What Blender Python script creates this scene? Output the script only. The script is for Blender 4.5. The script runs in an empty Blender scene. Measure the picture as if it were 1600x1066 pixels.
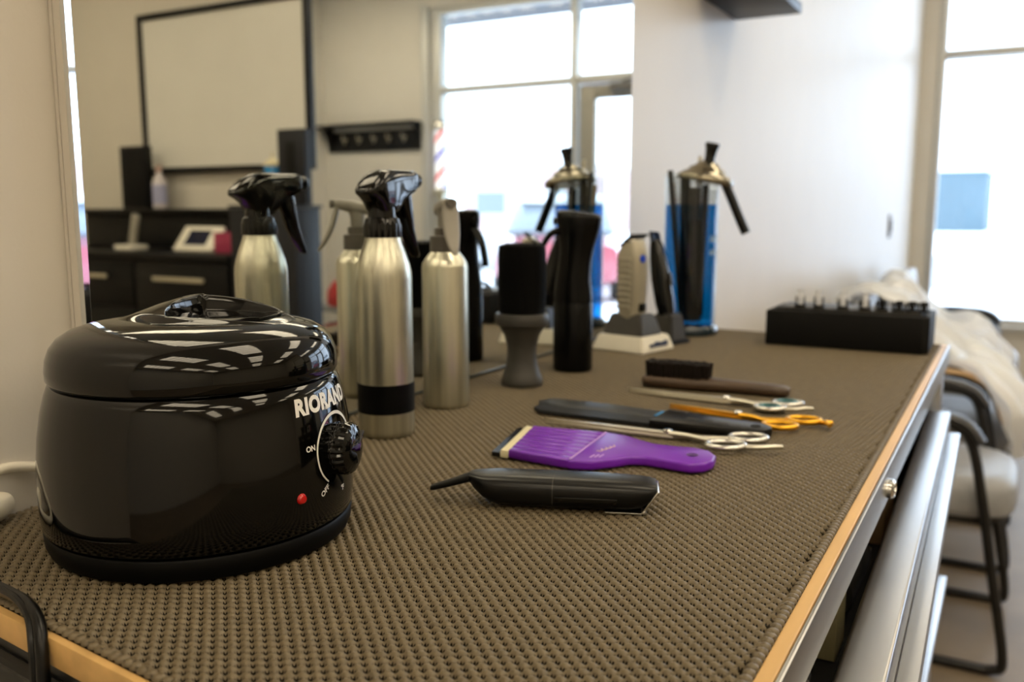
import bpy, bmesh, math, random
import numpy as np
from mathutils import Vector, Matrix, noise as mnoise
random.seed(7)
C = bpy.context.scene.collection
scene = bpy.context.scene
PI = math.pi

# ------------------------------------------------------------------ camera
CAM = Vector((0.56, 0.0, 1.14))
F = 1390.0
pitch = math.atan(204 / F)
yaw = math.atan(790 / math.hypot(F, 204))
fw = Vector((-math.sin(yaw) * math.cos(pitch), math.cos(yaw) * math.cos(pitch), -math.sin(pitch)))
cd = bpy.data.cameras.new('camera')
cam = bpy.data.objects.new('camera', cd); C.objects.link(cam)
cam.location = CAM
cam.rotation_euler = fw.to_track_quat('-Z', 'Y').to_euler()
cd.sensor_width = 36; cd.lens = F / 1600 * 36
cd.clip_start = 0.02; cd.clip_end = 500
cd.dof.use_dof = True
cd.dof.focus_distance = 0.51
cd.dof.aperture_fstop = 7.2
scene.camera = cam
# ------------------------------------------------------------------ world, exposure, daylight
scene.view_settings.view_transform = 'Standard'
scene.view_settings.look = 'None'
scene.view_settings.gamma = 1
scene.view_settings.use_curve_mapping = False
scene.view_settings.exposure = 0.47
w = bpy.data.worlds.new('overcast_sky'); scene.world = w; w.use_nodes = True
nt = w.node_tree; bg = nt.nodes['Background']
tc = nt.nodes.new('ShaderNodeTexCoord'); nz = nt.nodes.new('ShaderNodeTexNoise')
nz.inputs['Scale'].default_value = 2.0; nz.inputs['Detail'].default_value = 3
cr = nt.nodes.new('ShaderNodeValToRGB')
cr.color_ramp.elements[0].color = (0.64, 0.78, 1.0, 1); cr.color_ramp.elements[1].color = (0.74, 0.85, 1.0, 1)
nt.links.new(tc.outputs['Generated'], nz.inputs['Vector']); nt.links.new(nz.outputs['Fac'], cr.inputs['Fac'])
nt.links.new(cr.outputs['Color'], bg.inputs['Color']); bg.inputs['Strength'].default_value = 4.4
LAMP_COLOR = (1.0, 0.845, 0.61)
LAMP_STRENGTH = 6.0
def portal(name, x0, x1, z0, z1, y):
    l = bpy.data.lights.new(name, 'AREA'); l.shape = 'RECTANGLE'; l.size = x1 - x0; l.size_y = z1 - z0
    l.cycles.is_portal = True
    o = bpy.data.objects.new(name, l); C.objects.link(o)
    o.location = ((x0 + x1) / 2, y, (z0 + z1) / 2); o.rotation_euler = (-PI / 2, 0, 0)
portal('window_portal', 0.1, 3.5, 0.0, 2.7, 6.2)

# ------------------------------------------------------------------ materials
def lin(r, g, b):
    f = lambda c: (c / 12.92 if c <= 0.04045 else ((c + 0.055) / 1.055) ** 2.4)
    return (f(r / 255), f(g / 255), f(b / 255))
MATS = {}
def M(name, rgb=(128, 128, 128), rough=0.5, metal=0.0, var=0.06, scale=40.0, bump=0.0, bscale=200.0, coat=0.0, stretch=None, emit=None, estr=0.0, spec=0.5, aniso=0.0):
    if name in MATS: return MATS[name]
    m = bpy.data.materials.new(name); m.use_nodes = True; n = m.node_tree; b = n.nodes['Principled BSDF']
    c = lin(*rgb)
    tcn = n.nodes.new('ShaderNodeTexCoord'); src = tcn.outputs['Object']
    if stretch:
        mp = n.nodes.new('ShaderNodeMapping'); mp.inputs['Scale'].default_value = stretch
        n.links.new(src, mp.inputs['Vector']); src = mp.outputs['Vector']
    no = n.nodes.new('ShaderNodeTexNoise'); no.inputs['Scale'].default_value = scale; no.inputs['Detail'].default_value = 4
    n.links.new(src, no.inputs['Vector'])
    r = n.nodes.new('ShaderNodeValToRGB')
    r.color_ramp.elements[0].position = 0.3; r.color_ramp.elements[1].position = 0.7
    r.color_ramp.elements[0].color = (*[max(0, x * (1 - var)) for x in c], 1)
    r.color_ramp.elements[1].color = (*[min(1, x * (1 + var)) for x in c], 1)
    n.links.new(no.outputs['Fac'], r.inputs['Fac']); n.links.new(r.outputs['Color'], b.inputs['Base Color'])
    b.inputs['Roughness'].default_value = rough; b.inputs['Metallic'].default_value = metal
    b.inputs['Coat Weight'].default_value = coat; b.inputs['Coat Roughness'].default_value = 0.04
    b.inputs['Specular IOR Level'].default_value = spec
    if aniso: b.inputs['Anisotropic'].default_value = aniso
    if emit: b.inputs['Emission Color'].default_value = (*lin(*emit), 1); b.inputs['Emission Strength'].default_value = estr
    if bump:
        n2 = n.nodes.new('ShaderNodeTexNoise'); n2.inputs['Scale'].default_value = bscale; n2.inputs['Detail'].default_value = 3
        n.links.new(src, n2.inputs['Vector'])
        bp = n.nodes.new('ShaderNodeBump'); bp.inputs['Strength'].default_value = bump; bp.inputs['Distance'].default_value = 0.002
        n.links.new(n2.outputs['Fac'], bp.inputs['Height']); n.links.new(bp.outputs['Normal'], b.inputs['Normal'])
    MATS[name] = m
    return m
def clear(name, tint=(1, 1, 1), refl=0.0, ior=1.45):
    # thin clear sheet: lets light straight through with a tint, plus a mirror-like Fresnel reflection
    if name in MATS: return MATS[name]
    m = bpy.data.materials.new(name); m.use_nodes = True; n = m.node_tree
    n.nodes.remove(n.nodes['Principled BSDF']); out = n.nodes['Material Output']
    t = n.nodes.new('ShaderNodeBsdfTransparent'); g = n.nodes.new('ShaderNodeBsdfGlossy'); g.inputs['Roughness'].default_value = 0.02
    lw = n.nodes.new('ShaderNodeLayerWeight'); lw.inputs['Blend'].default_value = 0.5
    pw = n.nodes.new('ShaderNodeMath'); pw.operation = 'POWER'; pw.inputs[1].default_value = 5.0
    fr = n.nodes.new('ShaderNodeMath'); fr.operation = 'MULTIPLY_ADD'; fr.inputs[1].default_value = 0.6; fr.inputs[2].default_value = ((ior - 1) / (ior + 1)) ** 2
    n.links.new(lw.outputs['Facing'], pw.inputs[0]); n.links.new(pw.outputs[0], fr.inputs[0])
    no = n.nodes.new('ShaderNodeTexNoise'); no.inputs['Scale'].default_value = 3
    r = n.nodes.new('ShaderNodeValToRGB'); r.color_ramp.elements[0].color = (*[x * 0.97 for x in tint], 1); r.color_ramp.elements[1].color = (*tint, 1)
    n.links.new(no.outputs['Fac'], r.inputs['Fac']); n.links.new(r.outputs['Color'], t.inputs['Color'])
    mx = n.nodes.new('ShaderNodeMixShader'); n.links.new(fr.outputs[0], mx.inputs['Fac'])
    n.links.new(t.outputs['BSDF'], mx.inputs[1]); n.links.new(g.outputs['BSDF'], mx.inputs[2]); n.links.new(mx.outputs['Shader'], out.inputs['Surface'])
    MATS[name] = m
    return m
def lamp_mat(name, col, s):
    m = bpy.data.materials.new(name); m.use_nodes = True; n = m.node_tree; b = n.nodes['Principled BSDF']
    no = n.nodes.new('ShaderNodeTexNoise'); no.inputs['Scale'].default_value = 5
    r = n.nodes.new('ShaderNodeValToRGB'); r.color_ramp.elements[0].color = (*[x * 0.96 for x in col], 1); r.color_ramp.elements[1].color = (*col, 1)
    n.links.new(no.outputs['Fac'], r.inputs['Fac']); n.links.new(r.outputs['Color'], b.inputs['Emission Color'])
    b.inputs['Emission Strength'].default_value = s; b.inputs['Base Color'].default_value = (0.8, 0.8, 0.8, 1)
    return m

wall_paint = M('wall_paint', (213, 207, 197), 0.42, var=0.015, scale=6, bump=0.06, bscale=220)
wall_paint2 = M('wall_paint_beige', (212, 207, 196), 0.7, var=0.015, scale=6, bump=0.05, bscale=220)
ceil_m = M('ceiling_tile', (226, 222, 212), 0.9, var=0.03, scale=80)
floor_m = M('polished_concrete', (124, 110, 92), 0.5, var=0.22, scale=3.5, bump=0.02)
alu_m = M('window_aluminium', (196, 196, 192), 0.4, metal=0.3, var=0.03)
black_base = M('black_baseboard', (22, 22, 24), 0.5)
glass_m = clear('window_glass', (0.97, 0.985, 0.98))
mirror_m = M('mirror_silver', (238, 240, 236), 0.0, metal=1.0, var=0.004)
mirror_edge = M('mirror_edge_polished', (235, 240, 245), 0.02, metal=1.0, var=0.01)
mirror_back = M('mirror_back_grey', (60, 66, 66), 0.4)
snow_m = M('snow', (236, 240, 245), 0.9, var=0.06, scale=0.4)
black_gloss = M('black_gloss_plastic', (5, 5, 4), 0.06, var=0.15, scale=20, spec=0.45)
black_plastic = M('black_plastic', (9, 9, 9), 0.3, var=0.12, spec=0.3)
black_soft = M('black_soft_plastic', (9, 9, 10), 0.42, var=0.12, spec=0.25)
mist_black = M('mist_bottle_black', (6, 6, 6), 0.25, var=0.12, spec=0.2)
black_matte = M('black_matte', (11, 11, 11), 0.6, var=0.12, bump=0.05, spec=0.2)
white_print = M('white_print', (222, 220, 214), 0.5, var=0.03)
red_led = M('red_led', (190, 12, 10), 0.12, var=0.1, coat=0.8)
white_cord = M('white_cord_rubber', (226, 220, 204), 0.45, var=0.03)
alu_brushed = M('brushed_aluminium', (206, 204, 186), 0.33, metal=1.0, var=0.2, scale=150, stretch=(1, 1, 0.02), bump=0.12, bscale=260)
grey_plastic = M('grey_pump_plastic', (150, 146, 136), 0.35, var=0.05)
grey_dark = M('grey_pump_dark', (96, 92, 84), 0.35, var=0.05)
chrome = M('chrome', (215, 213, 208), 0.2, metal=1.0, var=0.04)
steel = M('stainless_steel', (160, 160, 160), 0.3, metal=1.0, var=0.05, scale=60, stretch=(1, 0.06, 1), bump=0.02, bscale=400)
scissor_steel = M('scissor_steel', (228, 224, 210), 0.34, metal=1.0, var=0.05)
gold = M('gold_finish', (240, 180, 56), 0.34, metal=1.0, var=0.06)
rubber_grey = M('grey_rubber', (58, 56, 52), 0.45, var=0.08)
bristle_black = M('black_bristle', (5, 5, 5), 0.7, var=0.3, scale=300, spec=0.1)
bristle_brown = M('dark_boar_bristle', (26, 20, 16), 0.6, var=0.4, scale=400, spec=0.2)
walnut = M('walnut_wood', (74, 57, 42), 0.4, var=0.3, scale=120, stretch=(0.15, 1, 1))
pine = M('pine_wood', (208, 168, 106), 0.5, var=0.14, scale=60, stretch=(1, 0.10, 1), bump=0.04)
hole_shade_m = M('mat_hole_shade', (16, 11, 7), 0.9, var=0.3, spec=0.1)
mat_top = M('mat_rubber_taupe', (104, 92, 70), 0.5, var=0.10, scale=90, bump=0.04, bscale=900)
purple = M('purple_plastic', (116, 32, 184), 0.3, var=0.05)
cream = M('cream_plastic', (222, 214, 178), 0.5, var=0.05)
lilac = M('lilac_print', (190, 150, 225), 0.5)
comb_grey = M('dark_comb_plastic', (38, 40, 43), 0.45, var=0.08, spec=0.4)
blue_tape = M('blue_tape', (40, 120, 180), 0.45, var=0.08)
teal_m = M('teal_enamel', (30, 108, 112), 0.3, var=0.1)
silver_paint = M('silver_clipper_shell', (176, 170, 152), 0.35, metal=0.35, var=0.05)
blue_badge = M('blue_badge', (40, 80, 210), 0.3)
white_plastic = M('white_plastic', (228, 224, 210), 0.4, var=0.03)
navy_print = M('navy_print', (52, 66, 100), 0.5)
jar_glass = clear('jar_glass', (0.95, 0.97, 0.97), ior=1.5)
liquid_m = clear('blue_disinfectant', (0.06, 0.50, 0.88), ior=1.2)
guard_clear = M('translucent_guard', (226, 230, 240), 0.25, var=0.05)
chair_vinyl = M('grey_vinyl', (150, 152, 156), 0.38, var=0.05, bump=0.06, bscale=300)
chair_frame_m = M('black_tube_steel', (16, 16, 17), 0.35, var=0.1)
def cloth(name, rgb, k):
    m = M(name, rgb, 0.38, metal=0.3, var=0.05, scale=12, bump=0.08, bscale=60); n = m.node_tree; b = n.nodes['Principled BSDF']; out = n.nodes['Material Output']
    tr = n.nodes.new('ShaderNodeBsdfTranslucent'); tr.inputs['Color'].default_value = (*lin(*rgb), 1); mx = n.nodes.new('ShaderNodeMixShader'); mx.inputs['Fac'].default_value = k
    n.links.new(b.outputs['BSDF'], mx.inputs[1]); n.links.new(tr.outputs['BSDF'], mx.inputs[2]); n.links.new(mx.outputs['Shader'], out.inputs['Surface']); return m
cape_m = cloth('white_cape_nylon', (246, 249, 255), 0.35)
cape_old = M('silver_white_cape_fabric', (236, 239, 246), 0.3, metal=0.25, var=0.06, scale=12, bump=0.08, bscale=60)
cape_gold = M('cape_beige_trim', (190, 160, 120), 0.5, var=0.1)
dark_lam = M('black_laminate', (10, 10, 11), 0.42, var=0.1, spec=0.25)
dark_lam2 = M('charcoal_laminate', (26, 28, 34), 0.5, var=0.08, spec=0.3)
cab_black = M('black_cabinet_steel', (20, 20, 22), 0.4, var=0.1)
dull_in = M('drawer_liner', (24, 24, 26), 0.7, var=0.1)
handle_m = M('satin_handle', (206, 198, 176), 0.35, metal=0.6, var=0.03)
pink_m = M('pink_box_card', (160, 50, 84), 0.6, var=0.1)
screen_m = M('dark_screen', (22, 28, 52), 0.15, var=0.1)
board_m = M('pale_board', (222, 221, 214), 0.25, var=0.015, scale=4)
red_m = M('red_fabric', (180, 34, 24), 0.5, var=0.1)
pole_white = M('pole_white', (232, 230, 232), 0.2, var=0.02, emit=(255, 250, 255), estr=0.8)
pole_red = M('pole_red', (200, 40, 40), 0.25, emit=(255, 60, 50), estr=0.6)
pole_blue = M('pole_blue', (50, 60, 170), 0.25, emit=(70, 80, 230), estr=0.6)
bld_blue = M('blue_cladding', (86, 106, 116), 0.7, var=0.06, scale=0.5)
bld_pink = M('faded_red_brick', (186, 160, 160), 0.8, var=0.1, scale=0.8)
bld_white = M('pale_render', (190, 194, 198), 0.8, var=0.05, scale=0.5)
bld_glass = M('far_window_glass', (120, 130, 140), 0.1)
car_red = M('car_red_paint', (176, 92, 104), 0.25, coat=0.6, var=0.03)
car_white = M('car_white_paint', (200, 204, 208), 0.25, coat=0.6, var=0.03)
tire_m = M('tyre_rubber', (20, 20, 20), 0.7)
asphalt = M('wet_asphalt', (120, 124, 130), 0.5, var=0.2, scale=1.5)

# ------------------------------------------------------------------ mesh helpers
def obj(name, vf, mat, parent=None, smooth=True, loc=None, rot=None, angle=40):
    v, f = vf
    me = bpy.data.meshes.new(name); me.from_pydata([tuple(p) for p in v], [], f); me.update()
    bm = bmesh.new(); bm.from_mesh(me); bmesh.ops.recalc_face_normals(bm, faces=bm.faces); bm.to_mesh(me); bm.free()
    if mat: me.materials.append(mat)
    if smooth:
        me.polygons.foreach_set('use_smooth', [True] * len(me.polygons))
        me.set_sharp_from_angle(angle=math.radians(angle))
    o = bpy.data.objects.new(name, me); C.objects.link(o)
    if parent: o.parent = parent
    if loc: o.location = loc
    if rot: o.rotation_euler = rot
    return o
def thing(name, label, cat, loc=(0, 0, 0), rz=0.0, group=None, rot=None):
    o = bpy.data.objects.new(name, None); C.objects.link(o); o.empty_display_size = 0.05
    o.location = loc; o.rotation_euler = rot if rot else (0, 0, rz)
    o['label'] = label; o['category'] = cat
    if group: o['group'] = group
    return o
def tag(o, label, cat, group=None):
    o['label'] = label; o['category'] = cat
    if group: o['group'] = group
    return o
def struct(o):
    o['kind'] = 'structure'; return o
def sroot(name):
    o = bpy.data.objects.new(name, None); C.objects.link(o); o['kind'] = 'structure'; return o
def join(*ms):
    V = []; Fc = []
    for v, f in ms:
        k = len(V); V += [tuple(p) for p in v]; Fc += [tuple(i + k for i in q) for q in f]
    return V, Fc
def xf(vf, mtx):
    return [tuple(mtx @ Vector(p)) for p in vf[0]], vf[1]
def mv(vf, x=0, y=0, z=0, rz=0, ry=0, rx=0):
    return xf(vf, Matrix.Translation((x, y, z)) @ Matrix.Rotation(rz, 4, 'Z') @ Matrix.Rotation(ry, 4, 'Y') @ Matrix.Rotation(rx, 4, 'X'))
def box(x0, x1, y0, y1, z0, z1, b=0.0, seg=2):
    bm = bmesh.new(); bmesh.ops.create_cube(bm, size=1)
    for v in bm.verts:
        v.co = Vector(((x0 + x1) / 2 + v.co.x * (x1 - x0), (y0 + y1) / 2 + v.co.y * (y1 - y0), (z0 + z1) / 2 + v.co.z * (z1 - z0)))
    if b > 0: bmesh.ops.bevel(bm, geom=bm.edges[:], offset=b, segments=seg, affect='EDGES', profile=0.5)
    return bm_out(bm)
def bm_out(bm):
    bm.verts.index_update()
    r = [tuple(v.co) for v in bm.verts], [tuple(v.index for v in f.verts) for f in bm.faces]
    bm.free(); return r
def prism(poly, z0, z1, b=0.0, seg=2):
    bm = bmesh.new(); lo = [bm.verts.new((x, y, z0)) for x, y in poly]; hi = [bm.verts.new((x, y, z1)) for x, y in poly]
    n = len(poly); bm.faces.new(lo[::-1]); top = bm.faces.new(hi)
    for i in range(n): bm.faces.new((lo[i], lo[(i + 1) % n], hi[(i + 1) % n], hi[i]))
    bmesh.ops.recalc_face_normals(bm, faces=bm.faces)
    if b > 0:
        es = [e for e in bm.edges if (abs(e.verts[0].co.z - e.verts[1].co.z) < 1e-9)]
        bmesh.ops.bevel(bm, geom=es, offset=b, segments=seg, affect='EDGES', profile=0.5)
    return bm_out(bm)
def lathe(prof, n=48, cap=True):
    V = []; Fc = []
    m = len(prof)
    for r, z in prof:
        for k in range(n):
            a = 2 * PI * k / n; V.append((r * math.cos(a), r * math.sin(a), z))
    for i in range(m - 1):
        for k in range(n):
            k2 = (k + 1) % n; Fc.append((i * n + k, i * n + k2, (i + 1) * n + k2, (i + 1) * n + k))
    if cap:
        if prof[0][0] > 1e-6: Fc.append(tuple(range(n - 1, -1, -1)))
        if prof[-1][0] > 1e-6: Fc.append(tuple((m - 1) * n + k for k in range(n)))
    return V, Fc
def catmull(P, n=6, closed=False):
    P = [Vector(p) for p in P]; out = []; N = len(P)
    rng = N if closed else N - 1
    for i in range(rng):
        g = lambda j: P[j % N] if closed else P[min(max(j, 0), N - 1)]
        a, b, c, d = g(i - 1), g(i), g(i + 1), g(i + 2)
        for k in range(n):
            t = k / n
            out.append(0.5 * ((2 * b) + (c - a) * t + (2 * a - 5 * b + 4 * c - d) * t * t + (3 * b - a - 3 * c + d) * t ** 3))
    if not closed: out.append(P[-1])
    return out
def tube(P, r, n=8, closed=False, flat=1.0, cap=True):
    P = [Vector(p) for p in P]; N = len(P); V = []; Fc = []
    rr = r if callable(r) else (lambda t: r)
    prev = None
    for i, p in enumerate(P):
        a = P[(i - 1) % N] if (closed or i > 0) else P[i]; b = P[(i + 1) % N] if (closed or i < N - 1) else P[i]
        t = (b - a).normalized()
        if prev is None:
            up = Vector((0, 0, 1)) if abs(t.z) < 0.9 else Vector((1, 0, 0))
            s = t.cross(up).normalized()
        else:
            s = (prev - t * prev.dot(t)).normalized()
        prev = s; u = s.cross(t)
        R = rr(i / max(1, N - 1))
        for k in range(n):
            an = 2 * PI * k / n; V.append(tuple(p + s * (R * math.cos(an)) + u * (R * flat * math.sin(an))))
    for i in range(N if closed else N - 1):
        j = (i + 1) % N
        for k in range(n):
            k2 = (k + 1) % n; Fc.append((i * n + k, i * n + k2, j * n + k2, j * n + k))
    if not closed and cap:
        Fc.append(tuple(range(n - 1, -1, -1))); Fc.append(tuple((N - 1) * n + k for k in range(n)))
    return V, Fc
def loft(rings, cap=True):
    n = len(rings[0]); V = [p for r in rings for p in r]; Fc = []
    for i in range(len(rings) - 1):
        for k in range(n):
            k2 = (k + 1) % n; Fc.append((i * n + k, i * n + k2, (i + 1) * n + k2, (i + 1) * n + k))
    if cap:
        Fc.append(tuple(range(n - 1, -1, -1))); Fc.append(tuple((len(rings) - 1) * n + k for k in range(n)))
    return V, Fc
def sring(cx, cy, z, a, b, n=28, e=2.0, rot=0.0):   # superellipse ring in the xy plane
    R = []
    for k in range(n):
        t = 2 * PI * k / n; c, s = math.cos(t), math.sin(t)
        x = a * math.copysign(abs(c) ** (2 / e), c); y = b * math.copysign(abs(s) ** (2 / e), s)
        R.append((cx + x * math.cos(rot) - y * math.sin(rot), cy + x * math.sin(rot) + y * math.cos(rot), z))
    return R
def xring(x, cy, cz, hw, hh, n=24, e=2.5):          # ring in the yz plane
    R = []
    for k in range(n):
        t = 2 * PI * k / n; c, s = math.cos(t), math.sin(t)
        R.append((x, cy + hw * math.copysign(abs(c) ** (2 / e), c), cz + hh * math.copysign(abs(s) ** (2 / e), s)))
    return R
def sphere(r, n=16, m=10, sx=1, sy=1, sz=1):
    return [(x * sx, y * sy, z * sz) for x, y, z in lathe([(max(1e-7, r * math.sin(PI * i / m)), -r * math.cos(PI * i / m)) for i in range(m + 1)], n, False)[0]], lathe([(1, 0)] * (m + 1), n, False)[1]
def text_mesh(s, size, bold=0.0, shear=0.0, spacing=1.0):
    cu = bpy.data.curves.new('txt', 'FONT'); cu.body = s; cu.size = size; cu.offset = bold; cu.shear = shear; cu.space_character = spacing
    cu.align_x = 'CENTER'; cu.align_y = 'CENTER'; cu.resolution_u = 4
    o = bpy.data.objects.new('txt', cu); C.objects.link(o)
    dg = bpy.context.evaluated_depsgraph_get(); dg.update()
    me = bpy.data.meshes.new_from_object(o.evaluated_get(dg))
    bm = bmesh.new(); bm.from_mesh(me); bmesh.ops.triangulate(bm, faces=bm.faces)
    bmesh.ops.subdivide_edges(bm, edges=[e for e in bm.edges if e.calc_length() > size * 0.25], cuts=2, use_grid_fill=False)
    bmesh.ops.triangulate(bm, faces=bm.faces)
    r = bm_out(bm)
    bpy.data.objects.remove(o); bpy.data.curves.remove(cu); bpy.data.meshes.remove(me)
    return r

# ================================================================== the room
ZT = 0.94           # top of the rubber mat
YF = 6.08           # window wall
struct(obj('floor', box(-0.2, 6.2, -3.2, YF + 0.15, -0.1, 0), floor_m, smooth=False))
struct(obj('ceiling', box(-0.2, 6.2, -3.2, YF + 0.15, 3.0, 3.1), ceil_m, smooth=False))
struct(obj('wall_left', box(-0.2, -0.014, -3.2, YF + 0.15, 0, 3.0), wall_paint, smooth=False))
struct(obj('wall_right', box(6.0, 6.15, -3.2, 3.8, 0, 3.0), wall_paint2, smooth=False))
struct(obj('wall_back', box(-0.014, 6.0, -3.2, -3.05, 0, 3.0), wall_paint2, smooth=False))
struct(obj('wall_partition', box(2.97, 6.15, 3.8, 3.93, 0, 3.0), wall_paint2, smooth=False))
struct(obj('wall_side', box(4.72, 4.86, 3.93, YF, 0, 3.0), wall_paint2, smooth=False))
WX0, WX1 = 0.075, 3.62
wf = join(box(-0.014, WX0, YF, YF + 0.15, 0, 3.0), box(WX0, 1.28, YF, YF + 0.15, 0, 0.44), box(2.37, WX1, YF, YF + 0.15, 0, 0.44),
          box(WX0, WX1, YF, YF + 0.15, 2.72, 3.0), box(WX1, 4.86, YF, YF + 0.15, 0, 3.0))
struct(obj('wall_front', wf, wall_paint2, smooth=False))
struct(obj('baseboard_front', join(box(0.0, 1.28, YF - 0.014, YF - 0.001, 0.0, 0.10, 0.003), box(2.37, 4.71, YF - 0.014, YF - 0.001, 0.0, 0.10, 0.003)), black_base))
struct(obj('baseboard_left', box(-0.0135, -0.001, 1.6, YF - 0.016, 0.0, 0.10, 0.003), black_base))
def window(name, x0, x1, z0, z1, ztr, jl, jr):
    r = sroot(name)
    y0, y1 = YF + 0.02, YF + 0.12
    obj('frame', join(box(x0, x0 + jl, y0, y1, z0, z1, 0.004), box(x1 - jr, x1, y0, y1, z0, z1, 0.004), box(x0 + jl, x1 - jr, y0, y1, z0, z0 + 0.05, 0.004), box(x0 + jl, x1 - jr, y0, y1, z1 - 0.05, z1, 0.004)), alu_m, r)
    obj('transom_bar', box(x0 + jl, x1 - jr, y0, y1, ztr - 0.025, ztr + 0.025, 0.004), alu_m, r)
    obj('pane', box(x0 + jl, x1 - jr, YF + 0.07, YF + 0.076, z0 + 0.05, ztr - 0.025), glass_m, r, False)
    obj('pane', box(x0 + jl, x1 - jr, YF + 0.07, YF + 0.076, ztr + 0.025, z1 - 0.05), glass_m, r, False)
    obj('window_sill', box(x0, x1, YF - 0.03, YF + 0.02, z0 - 0.02, z0 + 0.012, 0.004), alu_m, r)
    return r
window('window_1', WX0, 1.28, 0.44, 2.72, 2.065, 0.045, 0.05)
window('window_2', 2.33, WX1, 0.44, 2.72, 2.09, 0.05, 0.10)
d = sroot('door_1')
obj('door_frame', join(box(1.29, 1.34, YF + 0.02, YF + 0.12, 0, 2.71, 0.004), box(1.34, 2.32, YF + 0.02, YF + 0.12, 2.06, 2.12, 0.004), box(1.34, 2.32, YF + 0.02, YF + 0.12, 2.66, 2.71, 0.004)), alu_m, d)
obj('transom_pane', box(1.34, 2.32, YF + 0.07, YF + 0.076, 2.12, 2.66), glass_m, d, False)
obj('door_leaf', join(box(1.345, 1.47, YF + 0.045, YF + 0.10, 0.01, 2.05, 0.004), box(2.19, 2.315, YF + 0.045, YF + 0.10, 0.01, 2.05, 0.004), box(1.47, 2.19, YF + 0.045, YF + 0.10, 1.95, 2.05, 0.004), box(1.47, 2.19, YF + 0.045, YF + 0.10, 0.01, 0.26, 0.004)), M('bronze_door_frame', (150, 146, 136), 0.45, metal=0.3), d)
obj('pane', box(1.47, 2.19, YF + 0.07, YF + 0.076, 0.26, 1.95), glass_m, d, False)
obj('door_closer', join(box(1.75, 2.05, YF - 0.02, YF + 0.045, 1.985, 2.045, 0.006), tube([(1.95, YF - 0.01, 2.05), (1.7, YF - 0.12, 2.08), (1.55, YF + 0.02, 2.09)], 0.01)), M('door_closer_grey', (110, 108, 104), 0.4, metal=0.5), d)
obj('door_handle', tube(catmull([(1.42, YF + 0.04, 0.9), (1.42, YF - 0.03, 0.92), (1.42, YF - 0.03, 1.2), (1.42, YF + 0.04, 1.22)]), 0.012), steel, d)

struct(obj('trim_1', box(WX1 + 0.0, WX1 + 0.07, YF - 0.02, YF - 0.0005, 0.10, 2.75, 0.003), alu_m))
# ceiling lamps: recessed troffers with louvre slats
lampm = lamp_mat('warm_lamp_diffuser', LAMP_COLOR, LAMP_STRENGTH)
lamp_frame = M('lamp_frame_white', (220, 218, 210), 0.4)
lx = [0.9, 2.7, 4.5]; ly = [-2.2, -0.7, 0.9, 2.6, 5.0]
col = ['mirror wall', 'room centre', 'side wall']; rown = ['back wall end', 'second row', 'third row', 'fourth row', 'window end']
for i, x in enumerate(lx):
    for j, y in enumerate(ly):
        t = thing('ceiling_light', f'white louvred ceiling light, {col[i]} column, {rown[j]} of the grid', 'ceiling light', (min(x, 4.0) if j == 4 else x, y, 2.985), group='louvred ceiling lights')
        obj('frame', join(box(-0.61, -0.58, -0.31, 0.31, -0.012, 0.012), box(0.58, 0.61, -0.31, 0.31, -0.012, 0.012), box(-0.58, 0.58, -0.31, -0.28, -0.012, 0.012), box(-0.58, 0.58, 0.28, 0.31, -0.012, 0.012)), lamp_frame, t)
        obj('diffuser', box(-0.58, 0.58, -0.28, 0.28, 0.004, 0.012), lampm, t, False)
        for k in range(-2, 3):
            obj('louvre_slat', box(k * 0.195 - 0.016, k * 0.195 + 0.016, -0.28, 0.28, -0.02, 0.003), lamp_frame, t)
# wall mirror
t = thing('wall_mirror', 'large frameless mirror standing behind the tools on the rubber mat', 'mirror', (0, 0, 0))
obj('glass', box(-0.010, 0.0, 0.3955, 1.392, ZT + 0.003, 1.95), mirror_m, t, False)
obj('backing', box(-0.0135, -0.0105, 0.3885, 1.393, ZT + 0.002, 1.952), wall_paint, t, False)
bev = ([(-0.003, 0.3895, ZT + 0.003), (0.0019, 0.3895, ZT + 0.003), (0.0002, 0.3955, ZT + 0.003), (-0.003, 0.3955, ZT + 0.003),
        (-0.003, 0.3895, 1.95), (0.0019, 0.3895, 1.95), (0.0002, 0.3955, 1.95), (-0.003, 0.3955, 1.95)], [(0, 1, 2, 3), (4, 5, 6, 7), (0, 1, 5, 4), (1, 2, 6, 5), (2, 3, 7, 6), (3, 0, 4, 7)])
obj('polished_edge', bev, mirror_edge, t, False)
obj('side_strip', box(-0.010, -0.0031, 0.3892, 0.395, ZT + 0.003, 1.95), wall_paint, t, False)
obj('bottom_edge', box(-0.010, 0.0015, 0.3955, 1.392, ZT + 0.0005, ZT + 0.003), mirror_back, t, False)
# black shelf box on the wall
t = thing('wall_shelf', 'black shelf unit fixed high on the white wall right of the mirror', 'shelf', (-0.0138, 1.76, 1.556))
obj('shelf_board', box(0, 0.142, 0, 0.27, 0, 0.022, 0.002), black_soft, t)
obj('side_panel', box(0, 0.13, 0, 0.018, 0.022, 0.30, 0.002), black_soft, t)
obj('side_panel', box(0, 0.13, 0.252, 0.27, 0.022, 0.30, 0.002), black_soft, t)
obj('back_panel', box(0, 0.012, 0.018, 0.252, 0.022, 0.30), black_soft, t)
t = thing('light_switch', 'small grey switch on the white wall close to the window corner', 'switch', (-0.0138, 5.0, 1.06))
obj('plate', box(0, 0.008, -0.04, 0.04, -0.06, 0.06, 0.002), M('switch_plate_grey', (120, 120, 124), 0.4), t)
obj('rocker', box(0.008, 0.014, -0.015, 0.015, -0.03, 0.03, 0.002), M('switch_rocker', (90, 90, 96), 0.4), t)

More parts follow.
